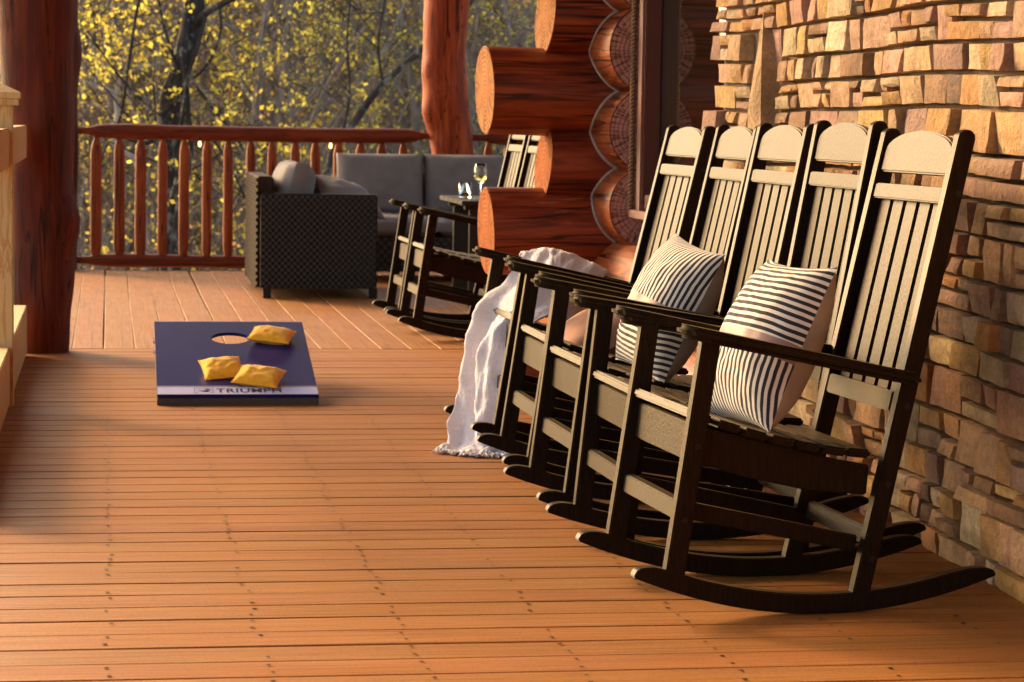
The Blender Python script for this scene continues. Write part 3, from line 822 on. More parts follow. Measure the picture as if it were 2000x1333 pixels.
def frame(c, xd, zd):
    """local x along xd, local z (pillow face) along zd"""
    z_ = Vector(zd).normalized(); x_ = Vector(xd); x_ = (x_ - z_*x_.dot(z_)).normalized(); y_ = z_.cross(x_)
    mm = Matrix((x_, y_, z_)).transposed().to_4x4(); mm.translation = Vector(c); return mm
throw_pillow('black and cream striped pillow with leather band, standing in the nearest rocking chair',
             frame((1.505, 5.590, .590), (.16, -.98, .02), (-.905, -.16, .40)), .36, .40, .098, False, 1.0)
throw_pillow('striped pillow with leather band, slanted in the middle rocking chair of the row',
             frame((1.520, 6.70, .585), (.20, -.97, -.13), (-.90, -.20, .40)), .35, .39, .098, True, 4.0)
tb = thing('cushion', 'plain brown cushion lying on the seat beside the lilac blanket', 'cushion', (1.47, 7.50, .435))
f = pillow_surf(.34, .30, .07, 2.6, .05, 2.0)
part('cover', *join_g([patch(f, -1, 1, -1, 1, 1, 16, 16), patch(f, -1, 1, -1, 1, -1, 16, 16)]), M['brown_fabric'], tb, smooth=True)
tb.rotation_euler = (R(8), R(-28), R(10))

# ------------------------------------------------------------------ blanket
bl = thing('throw_blanket', 'lilac-white fringed throw draped over the chair arm down to the deck', 'blanket', (1.25, 8.15, 0))
rowsL = [(1.43, 8.56, .42), (1.405, 8.53, .56), (1.390, 8.43, .640), (1.352, 8.36, .575), (1.262, 8.31, .475), (1.195, 8.25, .330), (1.148, 8.20, .145), (1.112, 8.15, .030), (1.075, 8.12, .010)]
rowsM = [(1.56, 8.56, .40), (1.545, 8.55, .58), (1.520, 8.43, .650), (1.44, 8.20, .575), (1.31, 8.13, .455), (1.235, 8.10, .325), (1.205, 8.08, .150), (1.200, 8.06, .030), (1.190, 8.00, .008)]
rowsR = [(1.72, 8.56, .38), (1.71, 8.54, .51), (1.695, 8.42, .575), (1.530, 8.10, .500), (1.350, 8.02, .425), (1.280, 7.99, .300), (1.275, 7.98, .150), (1.300, 8.00, .030), (1.325, 7.97, .008)]
org = Vector((1.25, 8.15, 0)); A = [[Vector(p)-org for p in rw] for rw in (rowsL, rowsM, rowsR)]
NS, NTt = 110, 60
Pm = []
for i in range(NS+1):
    s = (len(rowsL)-1)*i/NS
    c3 = [crom(A[k], s) for k in range(3)]
    row = []
    for j in range(NTt+1):
        tt = j/NTt; p = crom(c3, tt*2)
        row.append(p)
    Pm.append(row)
V = []
for i in range(NS+1):
    for j in range(NTt+1):
        p = Pm[i][j]
        ds = Pm[min(i+1, NS)][j]-Pm[max(i-1, 0)][j]; dt = Pm[i][min(j+1, NTt)]-Pm[i][max(j-1, 0)]
        nrm = ds.cross(dt); nrm = nrm.normalized() if nrm.length > 1e-9 else Vector((0, 0, 1))
        if nrm.x > 0: nrm = -nrm
        s = i/NS; tt = j/NTt; amp = .002 + .022*min(1, max(0, (s-.30)/.30)); amp *= (1 if s < .88 else .6)
        ph = 1.2*math.sin(s*5.2) + .7*math.sin(s*11)
        fo = .85*math.sin(tt*12.0+ph+s*2) + .42*math.sin(tt*25+ph*2.2+1.0-s*5) + .35*noise.noise(Vector((tt*9, s*14, 2)))
        fo += 1.4*noise.noise(Vector((tt*3.2+s*2.2, s*4.5, 7))) + .8*noise.noise(Vector((tt*6.5+s*3, s*11, 4)))
        q = p + nrm*fo*amp*.8 + nrm*.008*noise.noise(Vector((tt*10+s*8, s*24, 1))) + nrm*.004*noise.noise(Vector((tt*34, s*70, 9)))
        q.z = max(q.z, .006 - org.z); V.append(q)
Fc = [(i*(NTt+1)+j, i*(NTt+1)+j+1, (i+1)*(NTt+1)+j+1, (i+1)*(NTt+1)+j) for i in range(NS) for j in range(NTt)]
o = part('cloth', V, Fc, M['blanket'], bl, smooth=True)
sol = o.modifiers.new('thick', 'SOLIDIFY'); sol.thickness = .006; sol.offset = 0
fr = []; r = random.Random(5)
for j in range(0, NTt+1, 1):
    p = V[NS*(NTt+1)+j]
    for k in range(2):
        d = Vector((r.uniform(-.6, .5), -1, 0)).normalized(); L = r.uniform(.03, .065); pa = [p.copy()]
        for q in range(1, 6):
            d = (d + Vector((r.uniform(-.7, .7), r.uniform(-.5, .5), 0))).normalized()
            e = pa[-1]+d*L/5; e.z = .005+r.uniform(0, .010); pa.append(e)
        fr.append(tube_g(pa, [.0042, .0038, .004, .0035, .004, .002], 5))
fo_ = part('fringe', *join_g(fr), M['fringe'], bl, smooth=True); fo_['kind'] = 'stuff'

# ------------------------------------------------------------------ bean-bag toss board
ang = math.atan2(.20, .945); BL = .966; BW = .607
bd = thing('toss_board', 'navy bean-bag toss board with a pale lettered strip along its front', 'game board', (.185, 9.455, 0), R(-.35))
tilt = Matrix.Translation(Vector((0, 0, .041))) @ Matrix.Rotation(ang, 4, 'X')
def P(u, v, w_=0): return tilt @ Vector((u, v, w_))
hc, hr = (.302, .726), .078
nseg = 32; circ = [(hc[0]+hr*math.cos(2*math.pi*k/nseg), hc[1]+hr*math.sin(2*math.pi*k/nseg)) for k in range(nseg)]
def sq(a):
    c, s = math.cos(a), math.sin(a)
    ks = [((BW-hc[0])/c if c > 1e-9 else (-hc[0])/c if c < -1e-9 else 1e9), ((BL-hc[1])/s if s > 1e-9 else (-hc[1])/s if s < -1e-9 else 1e9)]
    k = min(ks); return (hc[0]+k*c, hc[1]+k*s)
angs = sorted(set([2*math.pi*k/nseg for k in range(nseg)] + [math.atan2(y-hc[1], x-hc[0]) % (2*math.pi) for x, y in ((0,0),(BW,0),(BW,BL),(0,BL))]))
n = len(angs); cin = [(hc[0]+hr*math.cos(a), hc[1]+hr*math.sin(a)) for a in angs]; cout = [sq(a) for a in angs]
V = [P(*p) for p in cin] + [P(*p) for p in cout] + [P(*p, -.013) for p in cin] + [P(*p, -.013) for p in cout]
Fc = []
for k in range(n):
    k2 = (k+1) % n
    Fc += [(k, k2, n+k2, n+k), (2*n+k, 3*n+k, 3*n+k2, 2*n+k2), (k, 2*n+k, 2*n+k2, k2), (n+k, n+k2, 3*n+k2, 3*n+k)]
part('top_panel', V, Fc, M['navy'], bd)
def strip(name, u0, u1, v0, v1, w_, mat): return part(name, [P(u0, v0, w_), P(u1, v0, w_), P(u1, v1, w_), P(u0, v1, w_)], [(0, 1, 2, 3)], mat, bd)
strip('printed_strip', .001, BW-.001, .003, .089, .0006, M['lavender'])
strip('pale_line', .001, BW-.001, .096, .103, .0006, M['navy_line'])
strip('pale_line', .001, BW-.001, BL-.013, BL-.001, .0006, M['navy_line'])
part('front_frame', *box_g(0, BW, .001, .02, 0.001, .0265), M['board_frame'], bd)
for x in (0.0005, BW-.0205):
    v = [P(x, .022, -.0132), P(x+.02, .022, -.0132), P(x+.02, BL, -.0132), P(x, BL, -.0132)]
    v += [Vector((q.x, q.y, max(.001, q.z-.08))) for q in v]
    v = [Vector((q.x, q.y, max(.001, q.z))) for q in v]
    part('side_frame', v, [(0,1,2,3),(4,7,6,5),(0,4,5,1),(1,5,6,2),(2,6,7,3),(3,7,4,0)], M['board_frame'], bd)
    part('folding_leg', *box_g(x+.022 if x < .1 else x-.022, x+.04 if x < .1 else x-.004, (.80), .85, .001, .165), M['board_frame'], bd)
bolts = [lathe_g([(0.0001, 0), (.008, 0), (.008, .006), (.0001, .006)], 8) for _ in range(2)]
part('side_bolts', *join_g([([(-.006+q[2]*-1+.006, q[0]+(.84 if i else .72), q[1]+(.165 if i else .135)) for q in g[0]], g[1]) for i, g in enumerate(bolts)]), M['navy_line'], bd)
cu = bpy.data.curves.new('lettering', 'FONT'); cu.body = 'TRIUMPH'; cu.size = 1.0; cu.offset = .018; cu.space_character = 1.06
to = bpy.data.objects.new('lettering', cu); col.objects.link(to); bpy.context.view_layer.update()
dg = bpy.context.evaluated_depsgraph_get(); me = bpy.data.meshes.new_from_object(to.evaluated_get(dg)); bpy.data.objects.remove(to)
xs = [q.co.x for q in me.vertices]; ys = [q.co.y for q in me.vertices]; x0, x1, y0, y1 = min(xs), max(xs), min(ys), max(ys)
for q in me.vertices:
    q.co = P(.221+(q.co.x-x0)/(x1-x0)*.247, .021+(q.co.y-y0)/(y1-y0)*.050, .0013)
me.name = 'lettering'; me.materials.clear(); me.materials.append(M['ink']); link('lettering', me, bd)
em = []
def es(p): return (p[0], .018+(p[1]-.024)*.83)
def quad(a, b, c, d):
    a, b, c, d = es(a), es(b), es(c), es(d); em.append(([P(*a, .0013), P(*b, .0013), P(*c, .0013), P(*d, .0013)], [(0, 1, 2, 3)]))
def poly(pts): em.append(([P(*es(q), .0013) for q in pts], [tuple(range(len(pts)))]))
u0, u1, v0, v1, th = .139, .211, .024, .090, .0022
quad((u0,v0),(u0+th,v0),(u0+th,v1),(u0,v1)); quad((u1-th,v0),(u1,v0),(u1,v1),(u1-th,v1))
quad((u0+th,v0),(u0+.014,v0),(u0+.014,v0+.004),(u0+th,v0+.004)); quad((u0+th,v1-.004),(u1-th,v1-.004),(u1-th,v1),(u0+th,v1)); quad((u1-.014,v0),(u1-th,v0),(u1-th,v0+.004),(u1-.014,v0+.004))
poly([(.146,.060),(.160,.052),(.176,.048),(.190,.054),(.204,.076),(.190,.080),(.172,.078),(.190,.072),(.180,.062),(.166,.060)])
poly([(.160,.046),(.176,.036),(.190,.038),(.200,.056),(.190,.048),(.176,.044)])
part('emblem', *join_g(em), M['ink'], bd)
def bean_bag(label, u, v, rz, tip, w_, h_, T, seed):
    t = thing('bean_bag', label, 'bean bag', (0, 0, 0), 0, 'mustard bean bags on the toss board')
    f = pillow_surf(w_, h_, T, 2.8, .045, seed*7.3, .007)
    part('canvas', *join_g([patch(f, -1, 1, -1, 1, 1, 22, 22), patch(f, -1, 1, -1, 1, -1, 22, 22)]), M['bag'], t, smooth=True)
    rim = [f(a, b, 1) for a, b in [(-1+q/10, -1) for q in range(20)] + [(1, -1+q/10) for q in range(20)] + [(1-q/10, 1) for q in range(20)] + [(-1, 1-q/10) for q in range(21)]]
    part('seam', *tube_g(rim, .0028, 5), M['bag'], t, smooth=True)
    bw = Matrix.Translation((.185, 9.455, 0)) @ Matrix.Rotation(R(-.35), 4, 'Z')
    t.matrix_world = bw @ tilt @ Matrix.Translation((u, v, T*.80)) @ Matrix.Rotation(rz, 4, 'Z') @ Matrix.Rotation(tip[0], 4, 'X') @ Matrix.Rotation(tip[1], 4, 'Y')
bean_bag('mustard bean bag lying at the edge of the board hole', .466, .695, R(-16), (R(3), R(2)), .170, .145, .028, 1)
bean_bag('mustard bean bag with upturned corners, left of the front pair', .252, .252, R(10), (R(14), R(-3)), .155, .14, .029, 2)
bean_bag('mustard bean bag overlapping the lettered strip, right of the front pair', .388, .150, R(-18), (R(9), R(2)), .175, .145, .029, 3)

# ------------------------------------------------------------------ wicker lounge
def weave(x_fn, n_rows, n_per, name, mat, parent, pitch_v, L):
    """flat strands going over and under: real geometry, one part"""
    gs = []
    for r_ in range(n_rows):
        V, Fc = [], []; N = n_per*4
        for i in range(N+1):
            a = L*i/N; d = .0045*math.sin(math.pi*i/2 + (math.pi/2 if r_ % 2 else -math.pi/2)) 
            d = .0045*math.cos(math.pi*i/2+(math.pi if r_ % 2 else 0))
            V.append(x_fn(a, r_*pitch_v+pitch_v*.10, d)); V.append(x_fn(a, r_*pitch_v+pitch_v*.90, d))
        for i in range(N): Fc.append((2*i, 2*i+2, 2*i+3, 2*i+1))
        gs.append((V, Fc))
    o = part(name, *join_g(gs), mat, parent); o['kind'] = 'stuff'; return o
ws = thing('wicker_armchair', 'dark wicker lounge chair with its woven arm panel toward us', 'armchair', (1.25, 15.6, 0))
part('arm_panel', *box_g(-.35, .345, -.65, -.56, .06, .625), M['wicker'], ws, bevel=.01)
part('arm_panel', *box_g(-.35, .345, .56, .65, .06, .625), M['wicker'], ws, bevel=.01)
part('back_panel', *box_g(-.37, -.27, -.555, .555, .06, .725), M['wicker_lit'], ws, bevel=.01)
part('seat_base', *box_g(-.265, .335, -.555, .555, .06, .30), M['wicker'], ws, bevel=.008)
weave(lambda a, h, d: (-.345+a, -.654-d, .062+h), 28, 18, 'arm_weave', M['wicker'], ws, .0198, .68)
weave(lambda a, h, d: (-.375-d, -.648+a, .062+h), 33, 28, 'back_weave', M['wicker_lit'], ws, .0198, 1.20)
for x in (-.335, .30):
    for y in (-.635, .595): part('foot', *box_g(x, x+.05, y, y+.045, 0, .062), M['wicker'], ws, bevel=.003)
def rbox(x0, x1, y0, y1, z0, z1, T, seed, mat, name, parent, rot=None):
    """stuffed box cushion: pillow faces on a welted box"""
    w_, h_, d_ = x1-x0, y1-y0, z1-z0
    N = 22; V = []; Fc = []
    def f(u, v, s):
        k = (1-abs(u)**5)*(1-abs(v)**5)
        b = T*max(0, (1-u*u)*(1-v*v))**.6 + .016*k*noise.noise(Vector((u*2.4+seed*3, v*2.4, s))) + .007*k*noise.noise(Vector((u*7+seed*3, v*5, s+4)))
        edge = 1-.5*(max(abs(u), abs(v))**14)
        return Vector((w_/2*u*(1-.015*(1-v*v)), h_/2*v*(1-.015*(1-u*u)), s*(d_/2*edge+b)))
    g = [patch(f, -1, 1, -1, 1, 1, N, N), patch(f, -1, 1, -1, 1, -1, N, N)]
    rim = [(-1+2*q/N, -1) for q in range(N)] + [(1, -1+2*q/N) for q in range(N)] + [(1-2*q/N, 1) for q in range(N)] + [(-1, 1-2*q/N) for q in range(N)]
    a = [f(u, v, 1) for u, v in rim]; b = [f(u, v, -1) for u, v in rim]; n_ = len(rim)
    mid = [Vector(((p.x+q.x)/2*1.03, (p.y+q.y)/2*1.03, (p.z+q.z)/2)) for p, q in zip(a, b)]
    g.append((a+mid+b, [(k+l*n_, (k+1) % n_+l*n_, (k+1) % n_+(l+1)*n_, k+(l+1)*n_) for l in (0, 1) for k in range(n_)]))
    return part(name, *join_g(g), mat, parent, smooth=True, loc=((x0+x1)/2, (y0+y1)/2, (z0+z1)/2), rot=rot)
rbox(-.26, .35, -.55, .55, .30, .42, .02, 1, M['cushion'], 'seat_cushion', ws)
# the leaning back cushion, puffed over the panel top
rbox(-.08-.25, -.08+.25, -.54, .30, .60-.085, .60+.085, .045, 3, M['cushion_lt'], 'back_cushion', ws, rot=(0, R(-76), 0))
kids_ = [o for o in bpy.data.objects if o.parent == ws and o.name.startswith('back_cushion')]
kids_[0].location = (-.155, -.13, .555)
tp = thing('throw_cushion', 'crumpled grey cushion lying on the wicker lounge chair beside its arm', 'cushion', (1.44, 15.30, .60))
f = pillow_surf(.42, .42, .075, 2.3, .09, 8, .012)
part('cover', *join_g([patch(f, -1, 1, -1, 1, 1, 18, 18), patch(f, -1, 1, -1, 1, -1, 18, 18)]), M['cushion'], tp, smooth=True)
tp.rotation_euler = (R(24), R(14), R(20))

so = thing('wicker_sofa', 'long dark wicker sofa with grey back cushions along the log railing', 'sofa', (2.42, 16.9, 0))
part('seat_base', *box_g(-.86, .95, -.40, .45, .07, .30), M['wicker'], so, bevel=.01)
part('back_panel', *box_g(-.86, .95, .40, .50, .31, .70), M['wicker'], so, bevel=.01)
weave(lambda a, h, d: (-.855+a, -.404-d, .075+h), 8, 34, 'seat_weave', M['wicker'], so, .0278, 1.80)
for x in (-.84, .88):
    for y in (-.38, .40): part('foot', *box_g(x, x+.05, y, y+.045, 0, .072), M['wicker'], so, bevel=.003)
part('arm_panel', *box_g(.96, 1.06, -.40, .50, .07, .62), M['wicker'], so, bevel=.01)
for k in range(3):
    x0 = -.86 + k*.605
    rbox(x0+.004, x0+.601, -.42, .20, .305, .425, .018, k, M['cushion'], 'seat_cushion', so)
for k in range(3):
    x0 = -.88 + k*.60
    c = rbox(x0+.008, x0+.592, -.21, .21, -.07, .07, .06, 5+k, M['cushion'], 'back_cushion', so, rot=(R(80), 0, R(.8*(k-1))))
    c.location = (x0+.30, .20, .625)

# ------------------------------------------------------------------ side table with drinks
ta = thing('side_table', 'small dark slatted side table holding two drinks', 'table', (2.24, 14.6, 0))
for k in range(5):
    y0 = -.49 + k*.196
    part('table_slat', *box_g(-.255, .30, y0, y0+.188, .597, .622), M['table'], ta, bevel=.004)
for y in (-.36, .30):
    for x in (-.145, .155): part('leg', *box_g(x-.045, x+.045, y, y+.05, 0.0, .565), M['table'], ta, bevel=.004)
    part('top_bearer', *box_g(-.22, .26, y-.002, y+.052, .567, .596), M['table'], ta, bevel=.003)
part('shelf', *box_g(-.18, .19, -.305, .295, .18, .205), M['table'], ta, bevel=.003)
gl = thing('whiskey_glass', 'short tumbler with whiskey and ice on the side table', 'glass', (2.075, 14.62, .6225))
part('tumbler', *lathe_g([(.001, 0), (.034, 0), (.036, .004), (.039, .088), (.0368, .088), (.034, .012), (.001, .010)], 28), M['glass'], gl, smooth=True)
part('whiskey', *lathe_g([(.001, .0105), (.0335, .0125), (.0347, .040), (.001, .040)], 28), M['whiskey'], gl, smooth=True)
part('ice_cube', *box_g(-.022, .002, -.018, .006, .030, .054), M['ice'], gl, bevel=.004)
part('ice_cube', *box_g(.004, .026, -.004, .019, .028, .050), M['ice'], gl, bevel=.004)
gw = thing('wine_glass', 'stemmed glass of white wine beside the whiskey tumbler', 'glass', (2.140, 14.45, .6225))
part('bowl', *lathe_g([(.001, .0), (.034, .001), (.034, .003), (.006, .008), (.004, .015), (.0038, .082), (.010, .090), (.027, .104), (.038, .125), (.0395, .145), (.036, .175), (.031, .205), (.0300, .205), (.0348, .175), (.0382, .145), (.0366, .126), (.026, .107), (.001, .094)], 28), M['glass'], gw, smooth=True)
part('wine', *lathe_g([(.001, .0945), (.0255, .1078), (.0362, .1265), (.0378, .140), (.001, .140)], 28), M['wine'], gw, smooth=True)

# ------------------------------------------------------------------ string lights under the rail
for x, lb in ((.632, 'lit string-light bulb hanging under the rail beside the left balusters'), (1.542, 'lit string-light bulb hanging under the rail above the sofa cushion')):
    b = thing('string_light', lb, 'light', (x, 17.60, .86), 0, 'string lights under the railing')
    part('bulb', *lathe_g([(.001, 0), (.007, .003), (.011, .014), (.010, .026), (.006, .040), (.001, .041)], 12), M['bulb'], b, smooth=True)
    part('socket', *lathe_g([(.001, .0395), (.009, .0395), (.009, .07), (.001, .071)], 10), M['steel_dark'], b, smooth=True)

# ------------------------------------------------------------------ trees on the hillside
class Tree:
    def __init__(s, seed): s.r = random.Random(seed); s.g = []; s.tips = []
    def limb(s, p, d, L, r0, depth, n=7, wig=.22, up_=.10, kids=(5, 8), minr=.004, sides=6):
        r = s.r; P = [Vector(p)]; d = Vector(d).normalized(); D = [d.copy()]
        for i in range(n):
            d = (d + Vector((r.uniform(-wig, wig), r.uniform(-wig, wig), r.uniform(-wig, wig)*.7 + up_))).normalized()
            P.append(P[-1]+d*L/n); D.append(d.copy())
        rad = [max(minr*.6, r0*(1-.82*i/n)) for i in range(n+1)]
        s.g.append(tube_g(P, rad, sides if depth == 0 else max(3, sides-1-depth), False))
        if depth >= 2: s.tips += P[2:]
        if depth < 3:
            for _ in range(r.randint(*kids)):
                i = r.randint(1 if depth else 1, n-1); a = Vector((r.uniform(-1, 1), r.uniform(-1, 1), r.uniform(-.2, .8)))
                a = (a - D[i]*a.dot(D[i])*.7).normalized()
                dd = (D[i]*r.uniform(.2, .7)+a).normalized()
                rr = max(minr, rad[i]*r.uniform(.35, .6))
                s.limb(P[i], dd, L*r.uniform(.28, .55), rr, depth+1, max(4, n-1), wig*1.15, up_*.9, (2, 5) if depth else (3, 6), minr, sides)
    def leaves(s, n, size):
        r = s.r; V = []; Fc = []
        for _ in range(n):
            c = r.choice(s.tips) + Vector((r.gauss(0, .07), r.gauss(0, .07), r.gauss(0, .07)))
            for _k in range(r.randint(2, 4)):
                q = c + Vector((r.gauss(0, .035), r.gauss(0, .035), r.gauss(0, .035)))
                a = Vector((r.gauss(0, 1), r.gauss(0, 1), r.gauss(0, 1))).normalized(); b = a.cross(Vector((r.gauss(0, 1), r.gauss(0, 1), r.gauss(0, 1)))).normalized()
                z_ = size*r.uniform(.6, 1.3); k = len(V)
                V += [q-a*z_*.5, q+b*z_*.33, q+a*z_*.5, q-b*z_*.33]; Fc.append((k, k+1, k+2, k+3))
        return V, Fc
def add_mesh(name, geo, mat, parent):
    me = bpy.data.meshes.new(name); me.from_pydata([tuple(v) for v in geo[0]], [], geo[1]); me.materials.append(mat); me.update()
    return link(name, me, parent)
GT = 'leafing saplings on the hillside'
protos = []
kinds = [('slender grey sapling with sparse yellow leaves, one of many on the hillside', 'bark', 'leaf_y', 900),
         ('slender grey sapling with sparse yellow leaves, one of many on the hillside', 'bark', 'leaf_y', 1300),
         ('thin grey tree with yellow-green buds, one of many on the hillside', 'bark', 'leaf_g', 700),
         ('thin grey tree with yellow-green buds, one of many on the hillside', 'bark', 'leaf_g', 450),
         ('nearly bare thin tree with a few orange leaves, one of many on the hillside', 'bark', 'leaf_o', 350),
         ('pale-barked bare thin tree, one of many on the hillside', 'bark_pale', 'leaf_o', 90)]
for i, (lb, bk, lf, nl) in enumerate(kinds):
    T_ = Tree(100+i); rr = T_.r
    nst = 1 if i in (2, 5) else 2
    for s in range(nst):
        T_.limb((rr.uniform(-.15, .15)*s, rr.uniform(-.15, .15)*s, 0), (rr.uniform(-.25, .25), rr.uniform(-.2, .2), 1), 7.0+rr.uniform(-1, 1), .055+rr.uniform(0, .03), 0, 12, .13, .05, (16, 20), .0045)
    t = thing('tree', lb, 'tree', (0, 0, -50), 0, GT)
    add_mesh('trunk', join_g(T_.g), M[bk], t); add_mesh('foliage', T_.leaves(int(nl*1.0), .060), M[lf], t)
    protos.append(t)
rt_ = random.Random(21)
spots = []
for k in range(84):
    y = rt_.choice((rt_.uniform(28, 36), rt_.uniform(33, 46), rt_.uniform(44, 62)))
    wv = (y/4900)
    x = rt_.uniform(-150, 1000)*wv
    fx = (x/wv)        # how far to the right: yellow on the left, greyer to the right
    wts = [5, 5, 2, 1, 1, 1] if fx < 420 else [1, 1, 4, 4, 3, 2]
    if fx > 420 and rt_.random() < .35: continue
    spots.append((x, y, rt_.choices(range(6), wts)[0]))
for k in range(14): spots.append((rt_.uniform(9, 18), rt_.uniform(28, 50), rt_.randrange(6)))
used = set()
for x, y, k in spots:
    o = protos[k] if k not in used else copy_tree(protos[k]); used.add(k)
    o.location = (x, y, hill_z(x, y)-.15); o.rotation_euler = (0, 0, rt_.uniform(0, 6.28)); s = rt_.uniform(.8, 1.25); o.scale = (s, s, s)

def path_tree(name, label, mat, trunk, limbs, seed, leaf=None, nl=0):
    base = Vector(trunk[0][0]); t = thing(name, label, 'tree', base)
    gs = []; T_ = Tree(seed)
    def add(pts, sides, wob):
        pv = [Vector(p)-base for p, _ in pts]; rd = [r for _, r in pts]; n = (len(pv)-1)*7
        P = [crom(pv, (len(pv)-1)*i/n) for i in range(n+1)]; Rr = [float(np.interp((len(pv)-1)*i/n, range(len(rd)), rd)) for i in range(n+1)]
        return tube_g(P, Rr, sides, True, wob, seed), P, Rr
    g, P0, R0 = add(trunk, 12, .18); add_mesh('trunk', g, M[mat], t)
    for lm in limbs:
        g, P1, R1 = add(lm, 7, .1); gs.append(g)
        for _ in range(4):
            i = T_.r.randint(len(P1)//4, len(P1)-2); T_.limb(P1[i], (T_.r.uniform(-1, 1), T_.r.uniform(-.5, .5), T_.r.uniform(-.2, 1)), T_.r.uniform(.6, 1.6), max(.006, R1[i]*.4), 1, 6, .25, .05, (2, 4), .0045)
    add_mesh('limbs', join_g(gs+T_.g), M[mat], t)
    if leaf: add_mesh('foliage', T_.leaves(nl, .06), M[leaf], t)
    return t
Z26 = hill_z(.62, 26)
path_tree('tree', 'dark furrowed tree trunk with crooked limbs, standing behind the left railing', 'bark_dark',
    [((.66, 26, Z26-.2), .13), ((.645, 26, -.5), .115), ((.63, 26, .5), .108), ((.625, 26, 1.0), .108), ((.64, 26, 1.25), .112), ((.74, 26, 1.55), .108), ((.83, 26, 1.9), .115), ((.87, 26.1, 2.3), .11), ((.80, 26.3, 3.4), .09), ((.95, 26.5, 5.2), .06), ((.9, 26.6, 7.5), .02)],
    [[((.85, 25.95, 1.95), .05), ((.98, 25.8, 2.10), .040), ((1.15, 25.7, 2.20), .034), ((1.36, 25.5, 2.32), .03), ((1.9, 25.2, 2.8), .012)],
     [((.80, 25.9, 2.1), .045), ((.76, 25.8, 1.75), .042), ((.78, 25.75, 1.45), .038), ((.80, 25.75, 1.1), .030), ((.83, 25.75, .8), .030), ((.80, 25.75, .45), .026), ((.70, 25.8, .1), .026), ((.62, 25.8, -.6), .024)],
     [((.98, 25.8, 2.08), .016), ((.90, 25.7, 1.75), .016), ((.80, 25.7, 1.45), .018), ((.76, 25.7, 1.10), .022), ((.68, 25.7, .75), .026), ((.70, 25.7, .45), .026), ((.62, 25.7, .15), .024)],
     [((.36, 26, 2.45), .016), ((.28, 26, 2.05), .018), ((.20, 26, 1.5), .018), ((.13, 26, 1.05), .016), ((-.02, 26, .72), .014), ((-.10, 26, .45), .012)],
     [((.63, 25.95, .98), .05), ((.50, 25.9, .86), .038), ((.38, 25.8, .78), .028), ((.15, 25.7, .84), .02), ((-.15, 25.6, .90), .012)],
     [((.64, 26, 1.0), .02), ((.45, 25.9, 1.12), .016), ((.20, 25.9, 1.35), .013), ((.0, 25.8, 1.6), .010), ((-.2, 25.8, 1.9), .008)],
     [((.83, 25.7, .82), .022), ((.92, 25.6, .90), .02), ((1.05, 25.6, .82), .016), ((1.2, 25.5, .60), .012), ((1.4, 25.5, .2), .008)],
     [((1.11, 25.7, 2.2), .012), ((1.13, 25.7, 1.95), .012), ((1.06, 25.7, 1.7), .012), ((.93, 25.7, 1.5), .011), ((.80, 25.7, 1.4), .010)],
     [((.72, 25.9, 1.5), .02), ((.58, 25.9, 1.9), .016), ((.5, 25.9, 2.3), .014), ((.42, 25.9, 3.0), .008)],
     [((.87, 26.0, 1.4), .014), ((1.05, 25.9, 1.15), .014), ((1.25, 25.9, .92), .013), ((1.5, 25.8, .5), .011), ((1.75, 25.8, .1), .008)]], 31, 'leaf_y', 260)
path_tree('tree', 'grey leaning dead trunk slanting up behind the middle of the railing', 'bark_dark',
    [((1.55, 24, hill_z(1.5, 24)-.1), .042), ((2.05, 24, .45), .038), ((2.30, 24, .98), .036), ((2.60, 24, 1.40), .034), ((2.98, 24, 1.75), .032), ((3.7, 24, 2.5), .024), ((4.4, 24, 3.6), .012)],
    [[((2.2, 24, .85), .016), ((2.28, 24, 1.3), .013), ((2.25, 24, 1.8), .010), ((2.3, 24, 2.4), .007)], [((2.6, 24, 1.40), .016), ((2.55, 24, 1.8), .012), ((2.65, 24, 2.4), .008)]], 33)
path_tree('tree', 'small crooked pale tree at the left of the view beside the log post', 'bark_pale',
    [((.42, 27, hill_z(.4, 27)-.1), .035), ((.36, 27, .3), .033), ((.12, 27, .70), .032), ((.02, 27, .86), .036), ((.10, 27, 1.02), .030), ((.06, 27, 1.28), .030), ((-.14, 27, 1.36), .028), ((-.35, 27, 1.5), .02), ((-.5, 27, 2.3), .01)],
    [[((.08, 27, 1.26), .018), ((.14, 27, 1.45), .014), ((.30, 27, 1.55), .010), ((.6, 27, 1.62), .006)], [((-.14, 27, 1.36), .016), ((-.10, 27, 1.55), .012), ((-.2, 27, 1.9), .008)]], 35, 'leaf_y', 200)
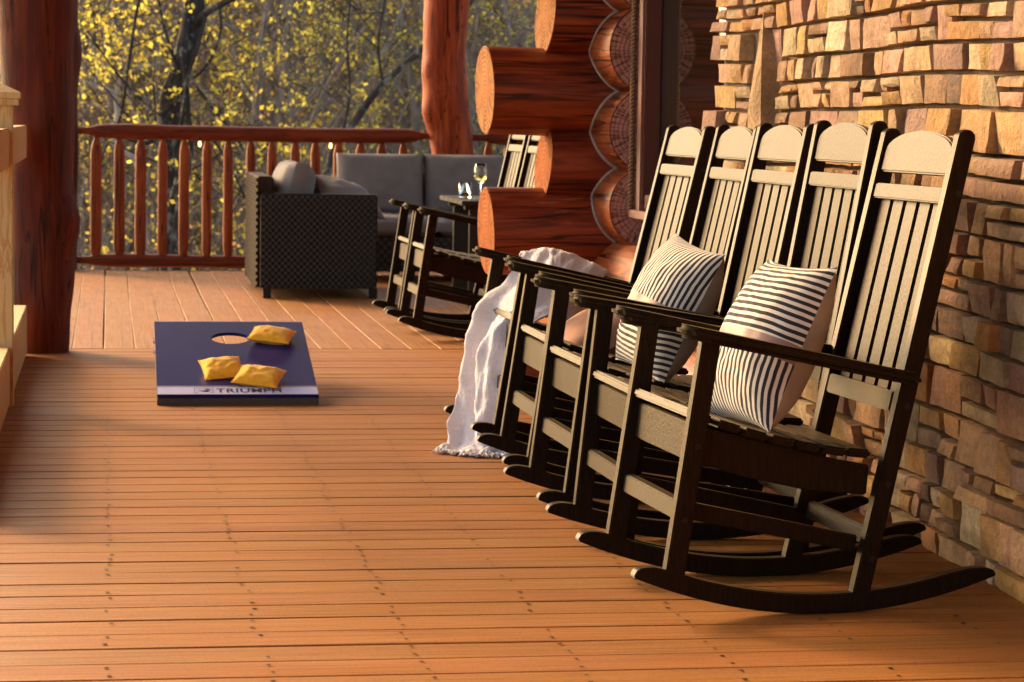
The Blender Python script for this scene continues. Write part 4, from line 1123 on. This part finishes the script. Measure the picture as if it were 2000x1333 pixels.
path_tree('tree', 'upright forked grey tree behind the railing, halfway to the orange-red post', 'bark',
    [((2.62, 30, hill_z(2.6, 30)-.1), .06), ((2.58, 30, 1.0), .055), ((2.52, 30, 1.8), .05), ((2.50, 30, 2.6), .045), ((2.6, 30, 5), .03), ((2.5, 30, 7.5), .01)],
    [[((2.55, 30, 1.4), .03), ((2.30, 30, 2.0), .024), ((2.05, 30, 2.6), .016), ((1.8, 30, 3.6), .008)], [((2.56, 30, 1.1), .03), ((2.85, 30, 1.8), .024), ((3.1, 30, 2.7), .016)],
     [((2.58, 30, .9), .02), ((2.2, 30, 1.5), .015), ((1.7, 30, 2.0), .011), ((1.3, 30, 2.9), .006)]], 37, 'leaf_g', 160)

# undergrowth: twigs and low leaves nobody could count
ru = random.Random(77); tg = []; lv = {'leaf_y': ([], []), 'leaf_g': ([], []), 'leaf_o': ([], [])}
for k in range(15000):
    y = ru.choice((ru.uniform(26.6, 50), ru.uniform(45, 84))); x = ru.uniform(-480, 1250)*y/4900; z0 = hill_z(x, y)
    h = ru.uniform(.5, 2.6); d = Vector((ru.gauss(0, .35), ru.gauss(0, .3), 1)).normalized(); p = Vector((x, y, z0-.05)); P = [p]
    for i in range(4):
        d = (d + Vector((ru.gauss(0, .22), ru.gauss(0, .22), .05))).normalized(); P.append(P[-1]+d*h/4)
    tg.append(tube_g(P, [.010, .009, .008, .006, .003], 3, False))
    fx = x*4900/y
    pr = .46 if fx < 430 else .32
    if ru.random() < pr:
        q = 'leaf_y' if ru.random() < (.60 if fx < 430 else .25) else ('leaf_g' if ru.random() < .30 else 'leaf_o')
        V, Fc = lv[q]
        for _ in range(ru.randint(5, 16)):
            c = ru.choice(P[1:]) + Vector((ru.gauss(0, .14), ru.gauss(0, .14), ru.gauss(0, .12)))
            a = Vector((ru.gauss(0, 1), ru.gauss(0, 1), ru.gauss(0, 1))).normalized(); b = a.cross(Vector((ru.gauss(0, 1), ru.gauss(0, 1), ru.gauss(0, 1)))).normalized()
            s = ru.uniform(.04, .085); n = len(V); V += [c-a*s*.5, c+b*s*.35, c+a*s*.5, c-b*s*.35]; Fc.append((n, n+1, n+2, n+3))
ug = bpy.data.objects.new('undergrowth', None); col.objects.link(ug); ug['kind'] = 'stuff'
o = add_mesh('twigs', join_g(tg), M['bark'], ug); o['kind'] = 'stuff'
for q in lv: o = add_mesh('leaves', lv[q], M[q], ug); o['kind'] = 'stuff'
